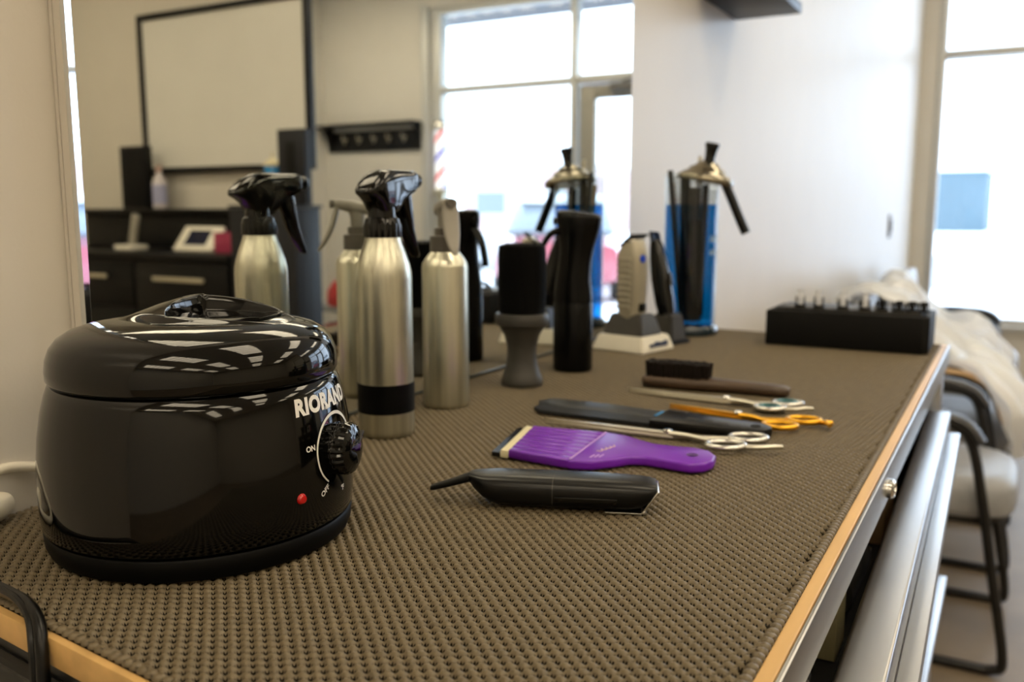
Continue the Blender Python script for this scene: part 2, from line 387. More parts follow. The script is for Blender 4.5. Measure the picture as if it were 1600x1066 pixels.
# ================================================================== the tool cabinet
ym = lambda x: 0.262 - 0.096 * (x - 0.0)      # near edge of the mat, a little askew
t = thing('tool_cabinet', 'black and stainless steel rolling tool cabinet with pine top and top drawer ajar', 'cabinet', (0, 0, 0))
top_poly = [(-0.013, ym(-0.013) - 0.004), (0.4818, ym(0.4818) - 0.004), (0.4818, 1.50), (-0.013, 1.50)]
obj('wood_top', prism(top_poly, 0.9215, 0.9365, 0.0015), pine, t, angle=30)
body_poly = [(-0.012, ym(-0.012) - 0.002), (0.478, ym(0.478) - 0.002), (0.478, 1.495), (-0.012, 1.495)]
def quadwall(p, q, th, z0, z1):
    p = Vector((*p, 0)); q = Vector((*q, 0)); n = (q - p).normalized().cross(Vector((0, 0, 1))) * th
    return prism([(p.x, p.y), (q.x, q.y), (q.x - n.x, q.y - n.y), (p.x - n.x, p.y - n.y)], z0, z1, 0.001)
obj('side_panel', join(quadwall(body_poly[0], body_poly[1], 0.012, 0.14, 0.9205)), cab_black, t)
obj('side_rim', tube([(-0.008, ym(-0.008) - 0.004, 0.912), (0.476, ym(0.476) - 0.004, 0.912)], 0.004), black_plastic, t)
obj('far_panel', box(-0.012, 0.478, 1.483, 1.495, 0.14, 0.9205), cab_black, t)
obj('back_panel', box(-0.012, -0.002, 0.28, 1.48, 0.14, 0.9205), cab_black, t)
obj('bottom_panel', box(-0.002, 0.478, 0.26, 1.48, 0.14, 0.155), cab_black, t)
obj('front_rail', box(0.4822, 0.4852, 0.214, 1.499, 0.908, 0.9368, 0.001), steel, t)
obj('front_rail', box(0.470, 0.4805, 0.232, 1.495, 0.16, 0.185, 0.002), steel, t)
obj('front_post', box(0.44, 0.4805, 1.4455, 1.482, 0.185, 0.905, 0.002), steel, t)
lk = obj('lock', xf(lathe([(0.012, 0), (0.012, 0.004), (0.009, 0.006), (0.008, 0.0045), (0.0001, 0.0045)], 20), Matrix.Translation((0.4853, 0.742, 0.9215)) @ Matrix.Rotation(PI / 2, 4, 'Y') @ Matrix.Scale(0.62, 4, (1, 0, 0))), chrome, t)
obj('keyhole', box(0.4896, 0.4908, 0.7412, 0.7428, 0.918, 0.925), black_plastic, lk)
def drawer(pull, z0, z1, y0, y1, skew=0.0):
    X = 0.4855 + pull
    f = obj('drawer', prism([(X, y0), (X + 0.028, y0), (X + 0.028 - skew, y1), (X - skew, y1)], z0, z1, 0.003, 3), steel, t)
    obj('drawer_handle', join(*[prism([(X + a_, y0 + 0.01), (X + b_, y0 + 0.01), (X + b_ - skew, y1 - 0.01), (X + a_ - skew, y1 - 0.01)], z1 - c_, z1 - d_, 0.001) for a_, b_, c_, d_ in ((0.0285, 0.041, 0.030, 0.025), (0.0375, 0.041, 0.042, 0.030))]), steel, f)
    if pull > 0:
        obj('drawer_tray', join(box(0.05, X - skew - 0.001, y0 + 0.03, y1 - 0.03, z0 + 0.005, z0 + 0.01), box(0.05, X - skew - 0.001, y0 + 0.03, y0 + 0.034, z0 + 0.01, z1 - 0.012), box(0.05, X - skew - 0.001, y1 - 0.034, y1 - 0.03, z0 + 0.01, z1 - 0.012)), dull_in, f, False)
    return f
drawer(0.0065, 0.795, 0.880, 0.245, 1.27, 0.017)
drawer(-0.02, 0.63, 0.785, 0.245, 1.44)
drawer(-0.02, 0.42, 0.62, 0.245, 1.44)
drawer(-0.02, 0.19, 0.41, 0.245, 1.44)
for cx, cy in ((0.06, 0.36), (0.42, 0.36), (0.06, 1.40), (0.42, 1.40)):
    c = obj('caster', mv(lathe([(0.03, -0.014), (0.05, -0.012), (0.05, 0.012), (0.03, 0.014)], 24), cx, cy, 0.05, rx=PI / 2), tire_m, t)
    obj('caster_fork', join(box(cx - 0.02, cx + 0.02, cy - 0.022, cy - 0.017, 0.05, 0.14), box(cx - 0.02, cx + 0.02, cy + 0.017, cy + 0.022, 0.05, 0.14), box(cx - 0.03, cx + 0.03, cy - 0.022, cy + 0.022, 0.13, 0.1395)), steel, c, False)
# the non-slip mat: a perforated lattice of rubber pads over an added hole-shade sheet
t = thing('non_slip_mat', 'taupe rubber non-slip liner with a woven dot texture covering the cabinet top', 'mat', (0, 0, ZT))
mp = [(-0.0125, ym(-0.0125)), (0.474, ym(0.474)), (0.474, 1.478), (-0.0125, 1.498)]
obj('hole_shade_sheet', prism(mp, -0.0034, -0.0030), hole_shade_m, t, False)  # near-black sheet over the pine paints the shade inside the perforations
U = np.array([0.0053, 0.0031]); Vv = np.array([0.00455, -0.0042]); SUB = 6
poly = np.array(mp)
def inside(Q, m):
    r = np.ones(len(Q), bool)
    for k in range(4):
        a, b = poly[k], poly[(k + 1) % 4]; r &= ((b[0] - a[0]) * (Q[:, 1] - a[1]) - (b[1] - a[1]) * (Q[:, 0] - a[0])) / np.linalg.norm(b - a) > m
    return r
ii, jj = np.meshgrid(np.arange(-200, 240), np.arange(-300, 120), indexing='ij')
cells = np.stack([ii.ravel(), jj.ravel()], 1)
cells = cells[inside((cells + 0.5) @ np.stack([U, Vv]), 0.0030)]
loc = np.stack(np.meshgrid(np.arange(SUB), np.arange(SUB), indexing='ij'), -1).reshape(-1, 2)
q0 = (cells[:, None, :] * SUB + loc[None]).reshape(-1, 2)
corners = np.stack([q0, q0 + [0, 1], q0 + [1, 1], q0 + [1, 0]], 1).reshape(-1, 2)
key = (corners[:, 0] + 5000) * 20000 + corners[:, 1] + 5000
uk, inv = np.unique(key, return_inverse=True)
nodes = np.stack([uk // 20000 - 5000, uk % 20000 - 5000], 1) / SUB
rng = np.random.default_rng(3)
f = 0.5 + (np.cos(2 * PI * nodes[:, 0]) + np.cos(2 * PI * nodes[:, 1])) / 4
hole = np.clip((f - 0.38) / 0.15, 0, 1); hole = hole * hole * (3 - 2 * hole)
dome = np.clip((f - 0.46) / 0.54, 0, 1)
z = -0.0030 + hole * 0.0019 + np.sin(dome * PI / 2) * 0.0011 + rng.normal(0, 0.00004, len(f))
xy = nodes @ np.stack([U, Vv]) + np.stack([0.0005 * np.sin(nodes[:, 1] * 0.21), 0.0005 * np.sin(nodes[:, 0] * 0.17)], 1)
V3 = np.concatenate([xy, z[:, None]], 1); quads = inv.reshape(-1, 4); quads = quads[f[quads].mean(1) > 0.44]      # open perforations
# rolled rim beads along the cut edges
nb = 8; an = np.arange(nb) * 2 * PI / nb
def rp(r, zz): return np.stack([r * np.cos(an), r * np.sin(an), np.full(nb, zz)], 1)
bead = np.concatenate([rp(0.0032, -0.0026), rp(0.0031, -0.0013), rp(0.0020, -0.0004), rp(0.0002, -0.0001)])
bq = np.array([(r * nb + k, r * nb + (k + 1) % nb, (r + 1) * nb + (k + 1) % nb, (r + 1) * nb + k) for r in range(3) for k in range(nb)])
E_ = []
for k in range(4):
    a, b = poly[k], poly[(k + 1) % 4]; L_ = np.linalg.norm(b - a); n_ = int(L_ / 0.0056); d_ = (b - a) / L_; nr_ = np.array([-d_[1], d_[0]])
    E_ += [a + d_ * L_ * (q + 0.5) / n_ + nr_ * 0.0026 for q in range(n_)]
E_ = np.array(E_); nE = len(E_)
bv = np.repeat(bead[None], nE, 0); bv[:, :, :2] += E_[:, None, :]
bqs = (bq[None] + (np.arange(nE) * len(bead))[:, None, None]).reshape(-1, 4) + len(V3)
V3 = np.concatenate([V3, bv.reshape(-1, 3)]); quads = np.concatenate([quads, bqs])
me = bpy.data.meshes.new('weave'); me.vertices.add(len(V3)); me.vertices.foreach_set('co', V3.reshape(-1).astype(np.float32))
me.loops.add(quads.size); me.loops.foreach_set('vertex_index', quads.reshape(-1).astype(np.int32))
me.polygons.add(len(quads)); me.polygons.foreach_set('loop_start', (np.arange(len(quads)) * 4).astype(np.int32)); me.polygons.foreach_set('loop_total', np.full(len(quads), 4, np.int32))
me.polygons.foreach_set('use_smooth', np.ones(len(quads), bool)); me.update(calc_edges=True); me.validate()
print('weave quads', len(quads))
bm = bmesh.new(); bm.from_mesh(me); bm.normal_update()
if sum(fc.normal.z for fc in list(bm.faces)[:200]) < 0: bmesh.ops.reverse_faces(bm, faces=bm.faces); bm.to_mesh(me)
bm.free()
me.materials.append(mat_top)
o = bpy.data.objects.new('weave', me); C.objects.link(o); o.parent = t; o['kind'] = 'stuff'

# ================================================================== wax warmer
t = thing('wax_warmer', 'glossy black round wax warmer with temperature dial in the left foreground', 'wax warmer', (0.123, 0.379, ZT))
PH = math.radians(15.5)
prof = [(0.0001, 0.0141), (0.089, 0.0141), (0.0900, 0.0142), (0.0904, 0.0143), (0.0906, 0.0145), (0.0908, 0.0148), (0.0915, 0.0154), (0.0919, 0.0158), (0.0922, 0.0162), (0.0930, 0.026), (0.0933, 0.040), (0.0927, 0.055), (0.0912, 0.070), (0.0888, 0.084), (0.0862, 0.094), (0.0840, 0.0995), (0.0815, 0.1005), (0.0001, 0.1005)]
obj('body', lathe(prof, 128), black_gloss, t, angle=50)
lp = [(0.0795, 0.1007), (0.0838, 0.1010), (0.0850, 0.1030), (0.0852, 0.108), (0.0843, 0.1145), (0.0820, 0.1205), (0.0780, 0.1255), (0.0715, 0.1295), (0.062, 0.1325), (0.050, 0.1345), (0.036, 0.1357), (0.018, 0.1363), (0.0001, 0.1365)]
lid = obj('lid', lathe(lp, 128), black_gloss, t, angle=60)
obj('base', lathe([(0.0001, 0.006), (0.082, 0.006), (0.0855, 0.0), (0.089, 0.001), (0.0912, 0.006), (0.0917, 0.0125), (0.0908, 0.0137), (0.0001, 0.0139)], 128), M('warmer_base_black', (5, 5, 5), 0.5, spec=0.12), t, angle=50)
# lid grip: a ramp that rises to a crest, then a scooped finger hollow inside a falling rim
def lidz(r):
    rs = [p[0] for p in lp[::-1]]; zs = [p[1] for p in lp[::-1]]
    return float(np.interp(r, rs, zs))
def sm(x):
    x = min(1.0, max(0.0, x)); return x * x * (3 - 2 * x)
def grip():
    ns, ntt = 160, 90; V = []; Fc = []
    for i in range(ns + 1):
        p = -1 + 2 * i / ns
        for j in range(ntt + 1):
            tt = -1 + 2 * j / ntt
            sc = -0.36 + 0.24 * tt * tt                # bowed crest line
            s = sc + (p ** 3 * 0.7 + p * 0.3) * ((1 - sc) if p > 0 else (sc + 1))
            half = 0.040 * (max(0.0, 1 - abs(s) ** 2.2)) ** 0.5
            x0 = s * 0.056; y0 = tt * half
            ca, sa = math.cos(math.radians(28)), math.sin(math.radians(28))
            x = 0.006 + x0 * ca - y0 * sa; y = 0.002 + x0 * sa + y0 * ca
            R = 0.0125 * (sm((s + 1) / (1 + sc)) ** 0.9 if s < sc else max(0.0, 1 - ((s - sc) / (1 - sc)) ** 1.5))
            R *= 0.62 + 0.38 * tt                      # the side towards the mirror stands higher
            h = R * sm((1 - abs(tt)) / (0.24 if s > sc else 0.24 + 0.5 * sm((sc - s) / 0.5)))
            k = sm((s - sc) / 0.07); inn = sm((0.80 - abs(tt)) / 0.10); e2 = sm((0.95 - s) / 0.6)
            h = h * (1 - k * inn * e2) - 0.0015 * k * inn * e2
            V.append((x, y, lidz(math.hypot(x, y)) - 0.0004 + h))
    for i in range(ns):
        for j in range(ntt):
            a = i * (ntt + 1) + j; Fc.append((a, a + 1, a + ntt + 2, a + ntt + 1))
    return V, Fc
obj('lid_grip', grip(), black_gloss, lid, angle=180)
def wrap(vf, h0, off, phi0, lean=True):
    rs = lambda z: float(np.interp(z, [p[1] for p in prof[8:16]], [p[0] for p in prof[8:16]]))
    V = []
    for x, y, z in vf[0]:
        zz = h0 + y; r = rs(zz) + off; a = phi0 + x / 0.09
        V.append((r * math.cos(a), r * math.sin(a), zz))
    return V, vf[1]
obj('lettering', wrap(text_mesh('RIORAND', 0.0126, 0.00065, 0.12, 1.08), 0.0880, 0.0004, PH - 0.05), white_print, t, False)
ZK = 0.058
arc = []; n = 60
V = []; Fc = []
for k in range(n + 1):
    a = math.radians(232 - k * (232 + 25) / n)
    wdt = 0.0010 + 0.0016 * (k / n)
    for rr in (0.0208, 0.0208 + wdt): V.append((rr * math.cos(a), rr * math.sin(a), 0))
for k in range(n): Fc.append((2 * k, 2 * k + 1, 2 * k + 3, 2 * k + 2))
obj('dial_scale', wrap((V, Fc), ZK, 0.0004, PH), white_print, t, False)
obj('dial_mark', wrap(mv(text_mesh('ON', 0.0046, 0.00015), -0.0262, 0.006), ZK, 0.0004, PH), white_print, t, False)
obj('dial_mark', wrap(mv(text_mesh('OFF', 0.0046, 0.00015), -0.0165, -0.0215, rz=0.6), ZK, 0.0004, PH), white_print, t, False)
obj('dial_mark', wrap(mv(text_mesh('°F', 0.0046, 0.00015), 0.003, -0.0255), ZK, 0.0004, PH), white_print, t, False)
obj('dial_mark', wrap(mv(box(-0.0018, 0.0018, -0.0009, 0.0009, 0, 0.0001), -0.006, 0.0262), ZK, 0.0004, PH), white_print, t, False)
obj('dial_mark', wrap(mv(box(-0.0014, 0.0014, -0.0008, 0.0008, 0, 0.0001), 0.009, 0.0255), ZK, 0.0004, PH), white_print, t, False)
# knob
kp = [(0.0150, 0.0), (0.0158, 0.002), (0.0158, 0.010), (0.0146, 0.0128), (0.0110, 0.0146), (0.006, 0.0157), (0.0001, 0.0159)]
kv, kf = lathe(kp, 72)
kv = [((x * (1 - 0.05 * (math.cos(math.atan2(y, x) * 24) > 0.2)) , y * (1 - 0.05 * (math.cos(math.atan2(y, x) * 24) > 0.2)), z) if 0.001 < z < 0.0136 else (x, y, z)) for x, y, z in kv]
KM = Matrix.Rotation(PH, 4, 'Z') @ Matrix.Translation((0.0895, 0, ZK)) @ Matrix.Rotation(PI / 2 - 0.03, 4, 'Y')
kn = obj('knob', xf((kv, kf), KM), black_gloss, t, angle=30)
obj('pointer', xf(box(-0.0005, 0.0005, 0.004, 0.0135, 0.0140, 0.0161), KM @ Matrix.Rotation(0.7, 4, 'Z')), rubber_grey, kn, False)
LM = Matrix.Rotation(math.radians(-7), 4, 'Z') @ Matrix.Translation((0.0925, 0, 0.037)) @ Matrix.Rotation(PI / 2, 4, 'Y')
obj('indicator_light', xf(lathe([(0.0033, 0), (0.0031, 0.0015), (0.0022, 0.0026), (0.0001, 0.003)], 20), LM), red_led, t)
# white cord and plug beside the wall
t = thing('power_cord', 'white power cord looping behind the wax warmer with a white plug', 'cord', (0, 0, ZT))
obj('cable', tube(catmull([(0.075, 0.462, 0.004), (0.035, 0.43, 0.008), (0.012, 0.395, 0.018), (-0.004, 0.365, 0.024), (-0.012, 0.335, 0.031), (-0.014, 0.305, 0.026), (-0.010, 0.283, 0.014), (0.004, 0.27, 0.006), (0.03, 0.277, 0.0042), (0.02, 0.295, 0.0042), (-0.004, 0.322, 0.0045)], 8), 0.0034, 10), white_cord, t)
pl = obj('plug', mv(loft([xring(-0.010, 0, 0, 0.004, 0.004), xring(-0.008, 0, 0, 0.009, 0.0075), xring(0.004, 0, 0, 0.011, 0.009), xring(0.012, 0, 0, 0.010, 0.008), xring(0.0135, 0, 0, 0.006, 0.005)]), -0.006, 0.320, 0.0095, rz=math.radians(-60)), white_cord, t)
obj('plug_face', mv(lathe([(0.005, 0), (0.005, 0.001), (0.0001, 0.001)], 16), -0.006 + 0.0118 * math.cos(math.radians(-60)), 0.320 + 0.0118 * math.sin(math.radians(-60)), 0.0105, rz=math.radians(-60), ry=PI / 2), M('plug_face_violet', (88, 80, 130), 0.5), pl)
# black cable over the near edge
t = thing('black_cable', 'black cable hanging over the pine edge at the bottom left corner', 'cable', (0, 0, 0))
pts = [(-0.009, 0.272, 0.9435), (0.060, 0.261, 0.9440), (0.100, 0.2545, 0.9445), (0.121, 0.2520, 0.9450), (0.140, 0.2490, 0.9450), (0.157, 0.2440, 0.9425), (0.1665, 0.2390, 0.932), (0.1705, 0.2360, 0.91), (0.171, 0.2345, 0.87), (0.167, 0.233, 0.75), (0.12, 0.22, 0.5), (0.05, 0.21, 0.2), (0.0, 0.18, 0.006), (-0.005, 0.0, 0.006)]
obj('cord', tube(catmull(pts, 8), 0.0032, 10), black_plastic, t)
obj('cord', tube(catmull([(p[0] - 0.0055, p[1] - 0.001, p[2] + (0.001 if k < 5 else 0)) for k, p in enumerate(pts)], 8), 0.0022, 8), black_plastic, t)

# ================================================================== spray bottles
def trigger_black(root, z, az):
    cap = obj('collar', mv(rib_lathe([(0.0155, 0), (0.0168, 0.001), (0.0168, 0.010), (0.0160, 0.0125), (0.0150, 0.0165), (0.0138, 0.0175)], 60, 20, 0.05), 0, 0, z), black_gloss, root, angle=35)
    h = obj('spray_head', mv(join(
        loft([sring(-0.001, 0, 0.0, 0.0125, 0.0125), sring(-0.001, 0, 0.012, 0.0120, 0.0118), sring(-0.001, 0, 0.026, 0.0120, 0.0105)]),
        loft([[(x, yy, zz) for x, yy, zz in r] for r in head_rings()])), 0, 0, z + 0.0172, rz=az), black_gloss, root, angle=45)
    obj('nozzle', mv(xf(rib_lathe([(0.0068, 0), (0.0068, 0.010), (0.0055, 0.012), (0.0001, 0.0122)], 36, 12, 0.07), Matrix.Rotation(PI / 2, 4, 'Y')), 0.0485 * math.cos(az), 0.0485 * math.sin(az), z + 0.0172 + 0.0335, rz=az), black_plastic, h, angle=30)
    tr = [(0.031, 0.026, 0.0095, 0.0082), (0.0345, 0.014, 0.0088, 0.0080), (0.0375, 0.002, 0.0068, 0.0078), (0.0415, -0.011, 0.0052, 0.0074), (0.0475, -0.024, 0.0042, 0.0068), (0.054, -0.035, 0.0028, 0.0056), (0.0555, -0.0375, 0.0010, 0.0030)]
    obj('trigger', mv(loft([sring(x, 0, zz, a, b, 20, 2.6) for x, zz, a, b in tr]), 0, 0, z + 0.0172, rz=az), black_gloss, h)
def rib_lathe(prof, n, ribs, depth):
    v, f = lathe(prof, n * 2)
    out = []
    for x, y, z in v:
        k = 1 - depth * (0.5 + 0.5 * math.cos(math.atan2(y, x) * ribs)) if 0 < z < max(p[1] for p in prof) * 0.7 else 1
        out.append((x * k, y * k, z))
    return out, f
def head_rings():
    # side profile of the trigger head: beak at the back, flat crown, block at the front
    st = [(-0.034, 0.0205, 0.0230, 0.0050), (-0.031, 0.0188, 0.0265, 0.0090), (-0.025, 0.0160, 0.0320, 0.0112), (-0.018, 0.0110, 0.0370, 0.0122), (-0.013, 0.0035, 0.0395, 0.0126), (-0.009, 0.0, 0.0410, 0.0126), (0.0, 0.0, 0.0422, 0.0126), (0.009, 0.0010, 0.0425, 0.0118), (0.016, 0.0065, 0.0425, 0.0108), (0.024, 0.0130, 0.0425, 0.0100), (0.034, 0.0180, 0.0425, 0.0095), (0.043, 0.0220, 0.0425, 0.0092), (0.0455, 0.0240, 0.0415, 0.0085)]
    return [xring(x + 0.003, 0, (a + b) / 2, w_, (b - a) / 2, 24, 3.2) for x, a, b, w_ in st]
t = thing('spray_bottle', 'larger brushed aluminium spray bottle with black trigger and black tape band', 'spray bottle', (0.074, 0.632, ZT))
obj('bottle', lathe([(0.0001, 0.002), (0.022, 0.002), (0.0235, 0.0), (0.0247, 0.002), (0.025, 0.005), (0.025, 0.140), (0.0246, 0.146), (0.0232, 0.153), (0.0200, 0.163), (0.0170, 0.1705), (0.0158, 0.175), (0.0150, 0.1785), (0.0135, 0.1785), (0.0135, 0.19)], 64), alu_brushed, t, angle=45)
obj('tape_band', lathe([(0.0251, 0.0215), (0.0256, 0.0217), (0.0256, 0.0475), (0.0251, 0.0477)], 64, False), M('black_tape', (6, 6, 6), 0.4, spec=0.12), t)
trigger_black(t, 0.1765, math.radians(95))
t = thing('spray_bottle', 'smaller brushed aluminium spray bottle with grey pump trigger beside the powder brush', 'spray bottle', (0.056, 0.757, ZT))
obj('bottle', lathe([(0.0001, 0.002), (0.021, 0.002), (0.0224, 0.0), (0.0234, 0.002), (0.0237, 0.005), (0.0237, 0.143), (0.0228, 0.1475), (0.0195, 0.1525), (0.0150, 0.158), (0.0132, 0.161), (0.0132, 0.165)], 64), alu_brushed, t, angle=45)
obj('collar', mv(lathe([(0.0148, 0), (0.0150, 0.001), (0.0150, 0.0155), (0.0135, 0.0165), (0.0105, 0.0168), (0.0105, 0.0235), (0.0080, 0.0245), (0.0070, 0.0245)], 48), 0, 0, 0.1585), grey_dark, t, angle=35)
az = math.radians(-42)
h = obj('spray_head', mv(join(loft([sring(0, 0, 0.0, 0.0068, 0.0068), sring(0, 0, 0.012, 0.0075, 0.007), sring(0.001, 0, 0.018, 0.009, 0.0075)]),
    loft([xring(x, 0, (a + b) / 2, w_, (b - a) / 2, 20, 2.6) for x, a, b, w_ in [(-0.0175, 0.012, 0.0175, 0.0045), (-0.014, 0.0135, 0.0215, 0.0078), (-0.006, 0.0150, 0.0265, 0.0090), (0.006, 0.0160, 0.0295, 0.0092), (0.018, 0.0190, 0.0305, 0.0085), (0.0235, 0.0205, 0.0300, 0.0075)]])), 0, 0, 0.1815, rz=az), grey_plastic, t)
obj('nozzle', mv(xf(lathe([(0.0045, 0), (0.0045, 0.006), (0.002, 0.0062), (0.0001, 0.005)], 20), Matrix.Rotation(PI / 2, 4, 'Y')), 0.0225 * math.cos(az), 0.0225 * math.sin(az), 0.1815 + 0.0255, rz=az), grey_dark, h)
obj('trigger', mv(loft([sring(x, 0, zz, a, b, 20, 2.3) for x, zz, a, b in [(0.0205, 0.026, 0.003, 0.0070), (0.0225, 0.016, 0.0034, 0.0088), (0.0255, 0.005, 0.0034, 0.0090), (0.030, -0.006, 0.0034, 0.0080), (0.0355, -0.016, 0.003, 0.0058), (0.040, -0.0225, 0.0022, 0.0032), (0.0415, -0.0245, 0.0008, 0.0012)]]), 0, 0, 0.1815, rz=az), grey_plastic, h)
# powder brush
t = thing('neck_duster', 'powder neck brush with black bristles upright on a waisted grey rubber handle', 'brush', (0.072, 0.891, ZT))
obj('handle', lathe([(0.0001, 0.001), (0.0225, 0.001), (0.0235, 0.0), (0.0242, 0.002), (0.0242, 0.006), (0.0215, 0.013), (0.0182, 0.024), (0.0165, 0.036), (0.0172, 0.046), (0.0205, 0.058), (0.0250, 0.066), (0.0272, 0.070)], 64), rubber_grey, t, angle=50)
obj('collar', lathe([(0.0270, 0.0695), (0.0305, 0.071), (0.0312, 0.074), (0.0312, 0.080), (0.0300, 0.0835), (0.0275, 0.084), (0.02, 0.083)], 64), rubber_grey, t, angle=40)
V = []; Fc = []
core = lathe([(0.0262, 0.0835), (0.0270, 0.10), (0.0272, 0.150), (0.0262, 0.1605), (0.020, 0.1625), (0.0001, 0.1630)], 48)
V, Fc = [list(p) for p in core[0]], list(core[1])
for k in range(1500):
    a = random.random() * 2 * PI; r = 0.0272 * (random.random() ** 0.25) if k > 500 else 0.0273
    x, y = r * math.cos(a), r * math.sin(a); zt = 0.163 + random.uniform(-0.002, 0.003) - (0.004 if k <= 500 else 0) * random.random()
    wv = 0.00045; dx, dy = -math.sin(a) * wv, math.cos(a) * wv; sp = 1 + random.uniform(-0.01, 0.03)
    b0 = len(V); zb = 0.09 if k <= 500 else 0.155
    V += [[x - dx, y - dy, zb], [x + dx, y + dy, zb], [x * sp, y * sp, zt]]; Fc.append((b0, b0 + 1, b0 + 2))
o = obj('bristles', (V, Fc), bristle_black, t); o['kind'] = 'stuff'
# continuous mist bottle
t = thing('mist_bottle', 'tall glossy black mist spray bottle with waisted neck and slanted top', 'spray bottle', (0.081, 1.009, ZT))
obj('bottle', lathe([(0.0001, 0.002), (0.022, 0.002), (0.0237, 0.0), (0.0250, 0.003), (0.0250, 0.0835), (0.0240, 0.0855), (0.0240, 0.0865)], 56), mist_black, t, angle=40)
rings = [sring(0, 0, 0.0862, 0.0240, 0.0240), sring(0, 0, 0.0868, 0.0248, 0.0248), sring(0, 0, 0.096, 0.0245, 0.0245), sring(0.0, 0, 0.115, 0.0222, 0.0222), sring(0.0015, 0, 0.132, 0.0210, 0.0208), sring(0.0035, 0, 0.150, 0.0212, 0.0208), sring(0.0055, 0, 0.168, 0.0240, 0.0222), sring(0.0065, 0, 0.182, 0.0275, 0.0235), sring(0.0065, 0, 0.190, 0.0285, 0.0238)]
rings += [[(x, y, 0.1955 - (x - 0.0065) * 0.12) for x, y, z in sring(0.0065, 0, 0, 0.0280, 0.0232)], [(x, y, 0.1985 - (x - 0.0065) * 0.12) for x, y, z in sring(0.0065, 0, 0, 0.0240, 0.0195)]]
hd = obj('spray_head', mv(loft(rings), rz=math.radians(20)), mist_black, t, angle=50)
obj('trigger', mv(tube(catmull([(-0.016, 0, 0.176), (-0.028, 0, 0.172), (-0.038, 0, 0.158), (-0.044, 0, 0.140), (-0.046, 0, 0.128)], 6), lambda u: 0.006 - 0.0015 * u, 12, flat=0.7), rz=math.radians(20)), mist_black, hd)
obj('nozzle', mv(xf(lathe([(0.0045, 0), (0.004, 0.004), (0.0001, 0.0042)], 16), Matrix.Rotation(-PI / 2, 4, 'Y')), -0.0205, -0.007, 0.187, rz=math.radians(20)), black_plastic, hd)

# ================================================================== clipper in its stand
t = thing('charging_stand', 'white charging stand with dark cradle holding the silver clipper', 'stand', (0.0865, 1.209, ZT), rz=math.radians(-13))
def frust(x0, x1, y0, y1, z0, z1, ins, b=0.0015):
    bm = bmesh.new(); lo = [(x0, y0), (x1, y0), (x1, y1), (x0, y1)]; hi = [(x0 + ins, y0 + ins), (x1 - ins, y0 + ins), (x1 - ins, y1 - ins), (x0 + ins, y1 - ins)]
    a = [bm.verts.new((*p, z0)) for p in lo]; c = [bm.verts.new((*p, z1)) for p in hi]
    bm.faces.new(a[::-1]); bm.faces.new(c)
    for i in range(4): bm.faces.new((a[i], a[(i + 1) % 4], c[(i + 1) % 4], c[i]))
    bmesh.ops.recalc_face_normals(bm, faces=bm.faces)
    bmesh.ops.bevel(bm, geom=bm.edges[:], offset=b, segments=2, affect='EDGES'); return bm_out(bm)
obj('base', frust(-0.050, 0.041, -0.040, 0.043, 0, 0.022, 0.007, 0.002), white_plastic, t)
obj('cradle', frust(-0.040, 0.030, -0.028, 0.026, 0.0222, 0.052, 0.009, 0.002), rubber_grey, t)
lbl = []
for k, (a, b, c_) in enumerate([(-0.022, -0.012, 0.6), (-0.010, 0.000, 1.0), (0.002, 0.010, 0.8), (0.012, 0.022, 1.0)]):
    lbl.append(box(0.0375, 0.0395, a, b, 0.0085, 0.0085 + 0.007 * c_))
obj('logo_print', mv(join(*lbl), 0.0012, 0.002, -0.001, ry=0.0), navy_print, t, False)
t = thing('hair_clipper', 'silver hair clipper with ribbed side and blue badge standing in the white charging stand', 'clipper', (0.0805, 1.2065, ZT + 0.046), rz=math.radians(-18))
st = [(0.0, -0.016, 0.017, 0.0165), (0.012, -0.0165, 0.0180, 0.0175), (0.035, -0.0170, 0.0205, 0.0185), (0.060, -0.0175, 0.0225, 0.0190), (0.082, -0.0180, 0.0230, 0.0190), (0.094, -0.0175, 0.0215, 0.0185), (0.104, -0.0120, 0.0185, 0.0165), (0.112, -0.0030, 0.0150, 0.0150)]
obj('body', loft([sring((a + b) / 2, 0, z, (b - a) / 2, w_, 32, 3.4) for z, a, b, w_ in st]), silver_paint, t, angle=35)
for k in range(9):
    zz = 0.014 + k * 0.0085
    obj('grip_rib', box(-0.0125, 0.0125, -0.0200, -0.0180, zz, zz + 0.005, 0.0008), silver_paint, t)
obj('blade', mv(join(box(-0.016, 0.006, -0.0185, 0.0185, -0.0012, 0.0012, 0.0005), *[box(0.006, 0.011, -0.018 + k * 0.0036, -0.0162 + k * 0.0036, -0.001, 0.001) for k in range(11)]), 0.004, 0, 0.1135, ry=math.radians(-38)), black_plastic, t)
obj('blade_seat', mv(box(-0.004, 0.012, -0.0155, 0.0155, 0.103, 0.116, 0.002), 0, 0, -0.002), chrome, t)
obj('badge', mv(xf(lathe([(0.0058, 0), (0.0055, 0.0015), (0.0001, 0.0018)], 24), Matrix.Rotation(PI / 2, 4, 'Y')), 0.0222, -0.004, 0.086), blue_badge, t)
obj('switch', box(0.0180, 0.0235, -0.006, 0.006, 0.010, 0.022, 0.0015), black_plastic, t)
t = thing('trimmer_stand', 'small dark grey holder behind the white charging stand', 'stand', (0.106, 1.294, ZT), rz=math.radians(-15))
obj('base', frust(-0.022, 0.022, -0.022, 0.022, 0, 0.045, 0.006, 0.003), rubber_grey, t)
obj('foot', frust(-0.025, 0.025, -0.025, 0.025, 0, 0.006, 0.001, 0.001), black_soft, t)
t = thing('hair_trimmer', 'slim black trimmer leaning upright in the dark holder behind the silver clipper', 'trimmer', (0.105, 1.293, ZT + 0.040), rot=(math.radians(-4), math.radians(-12), 0))
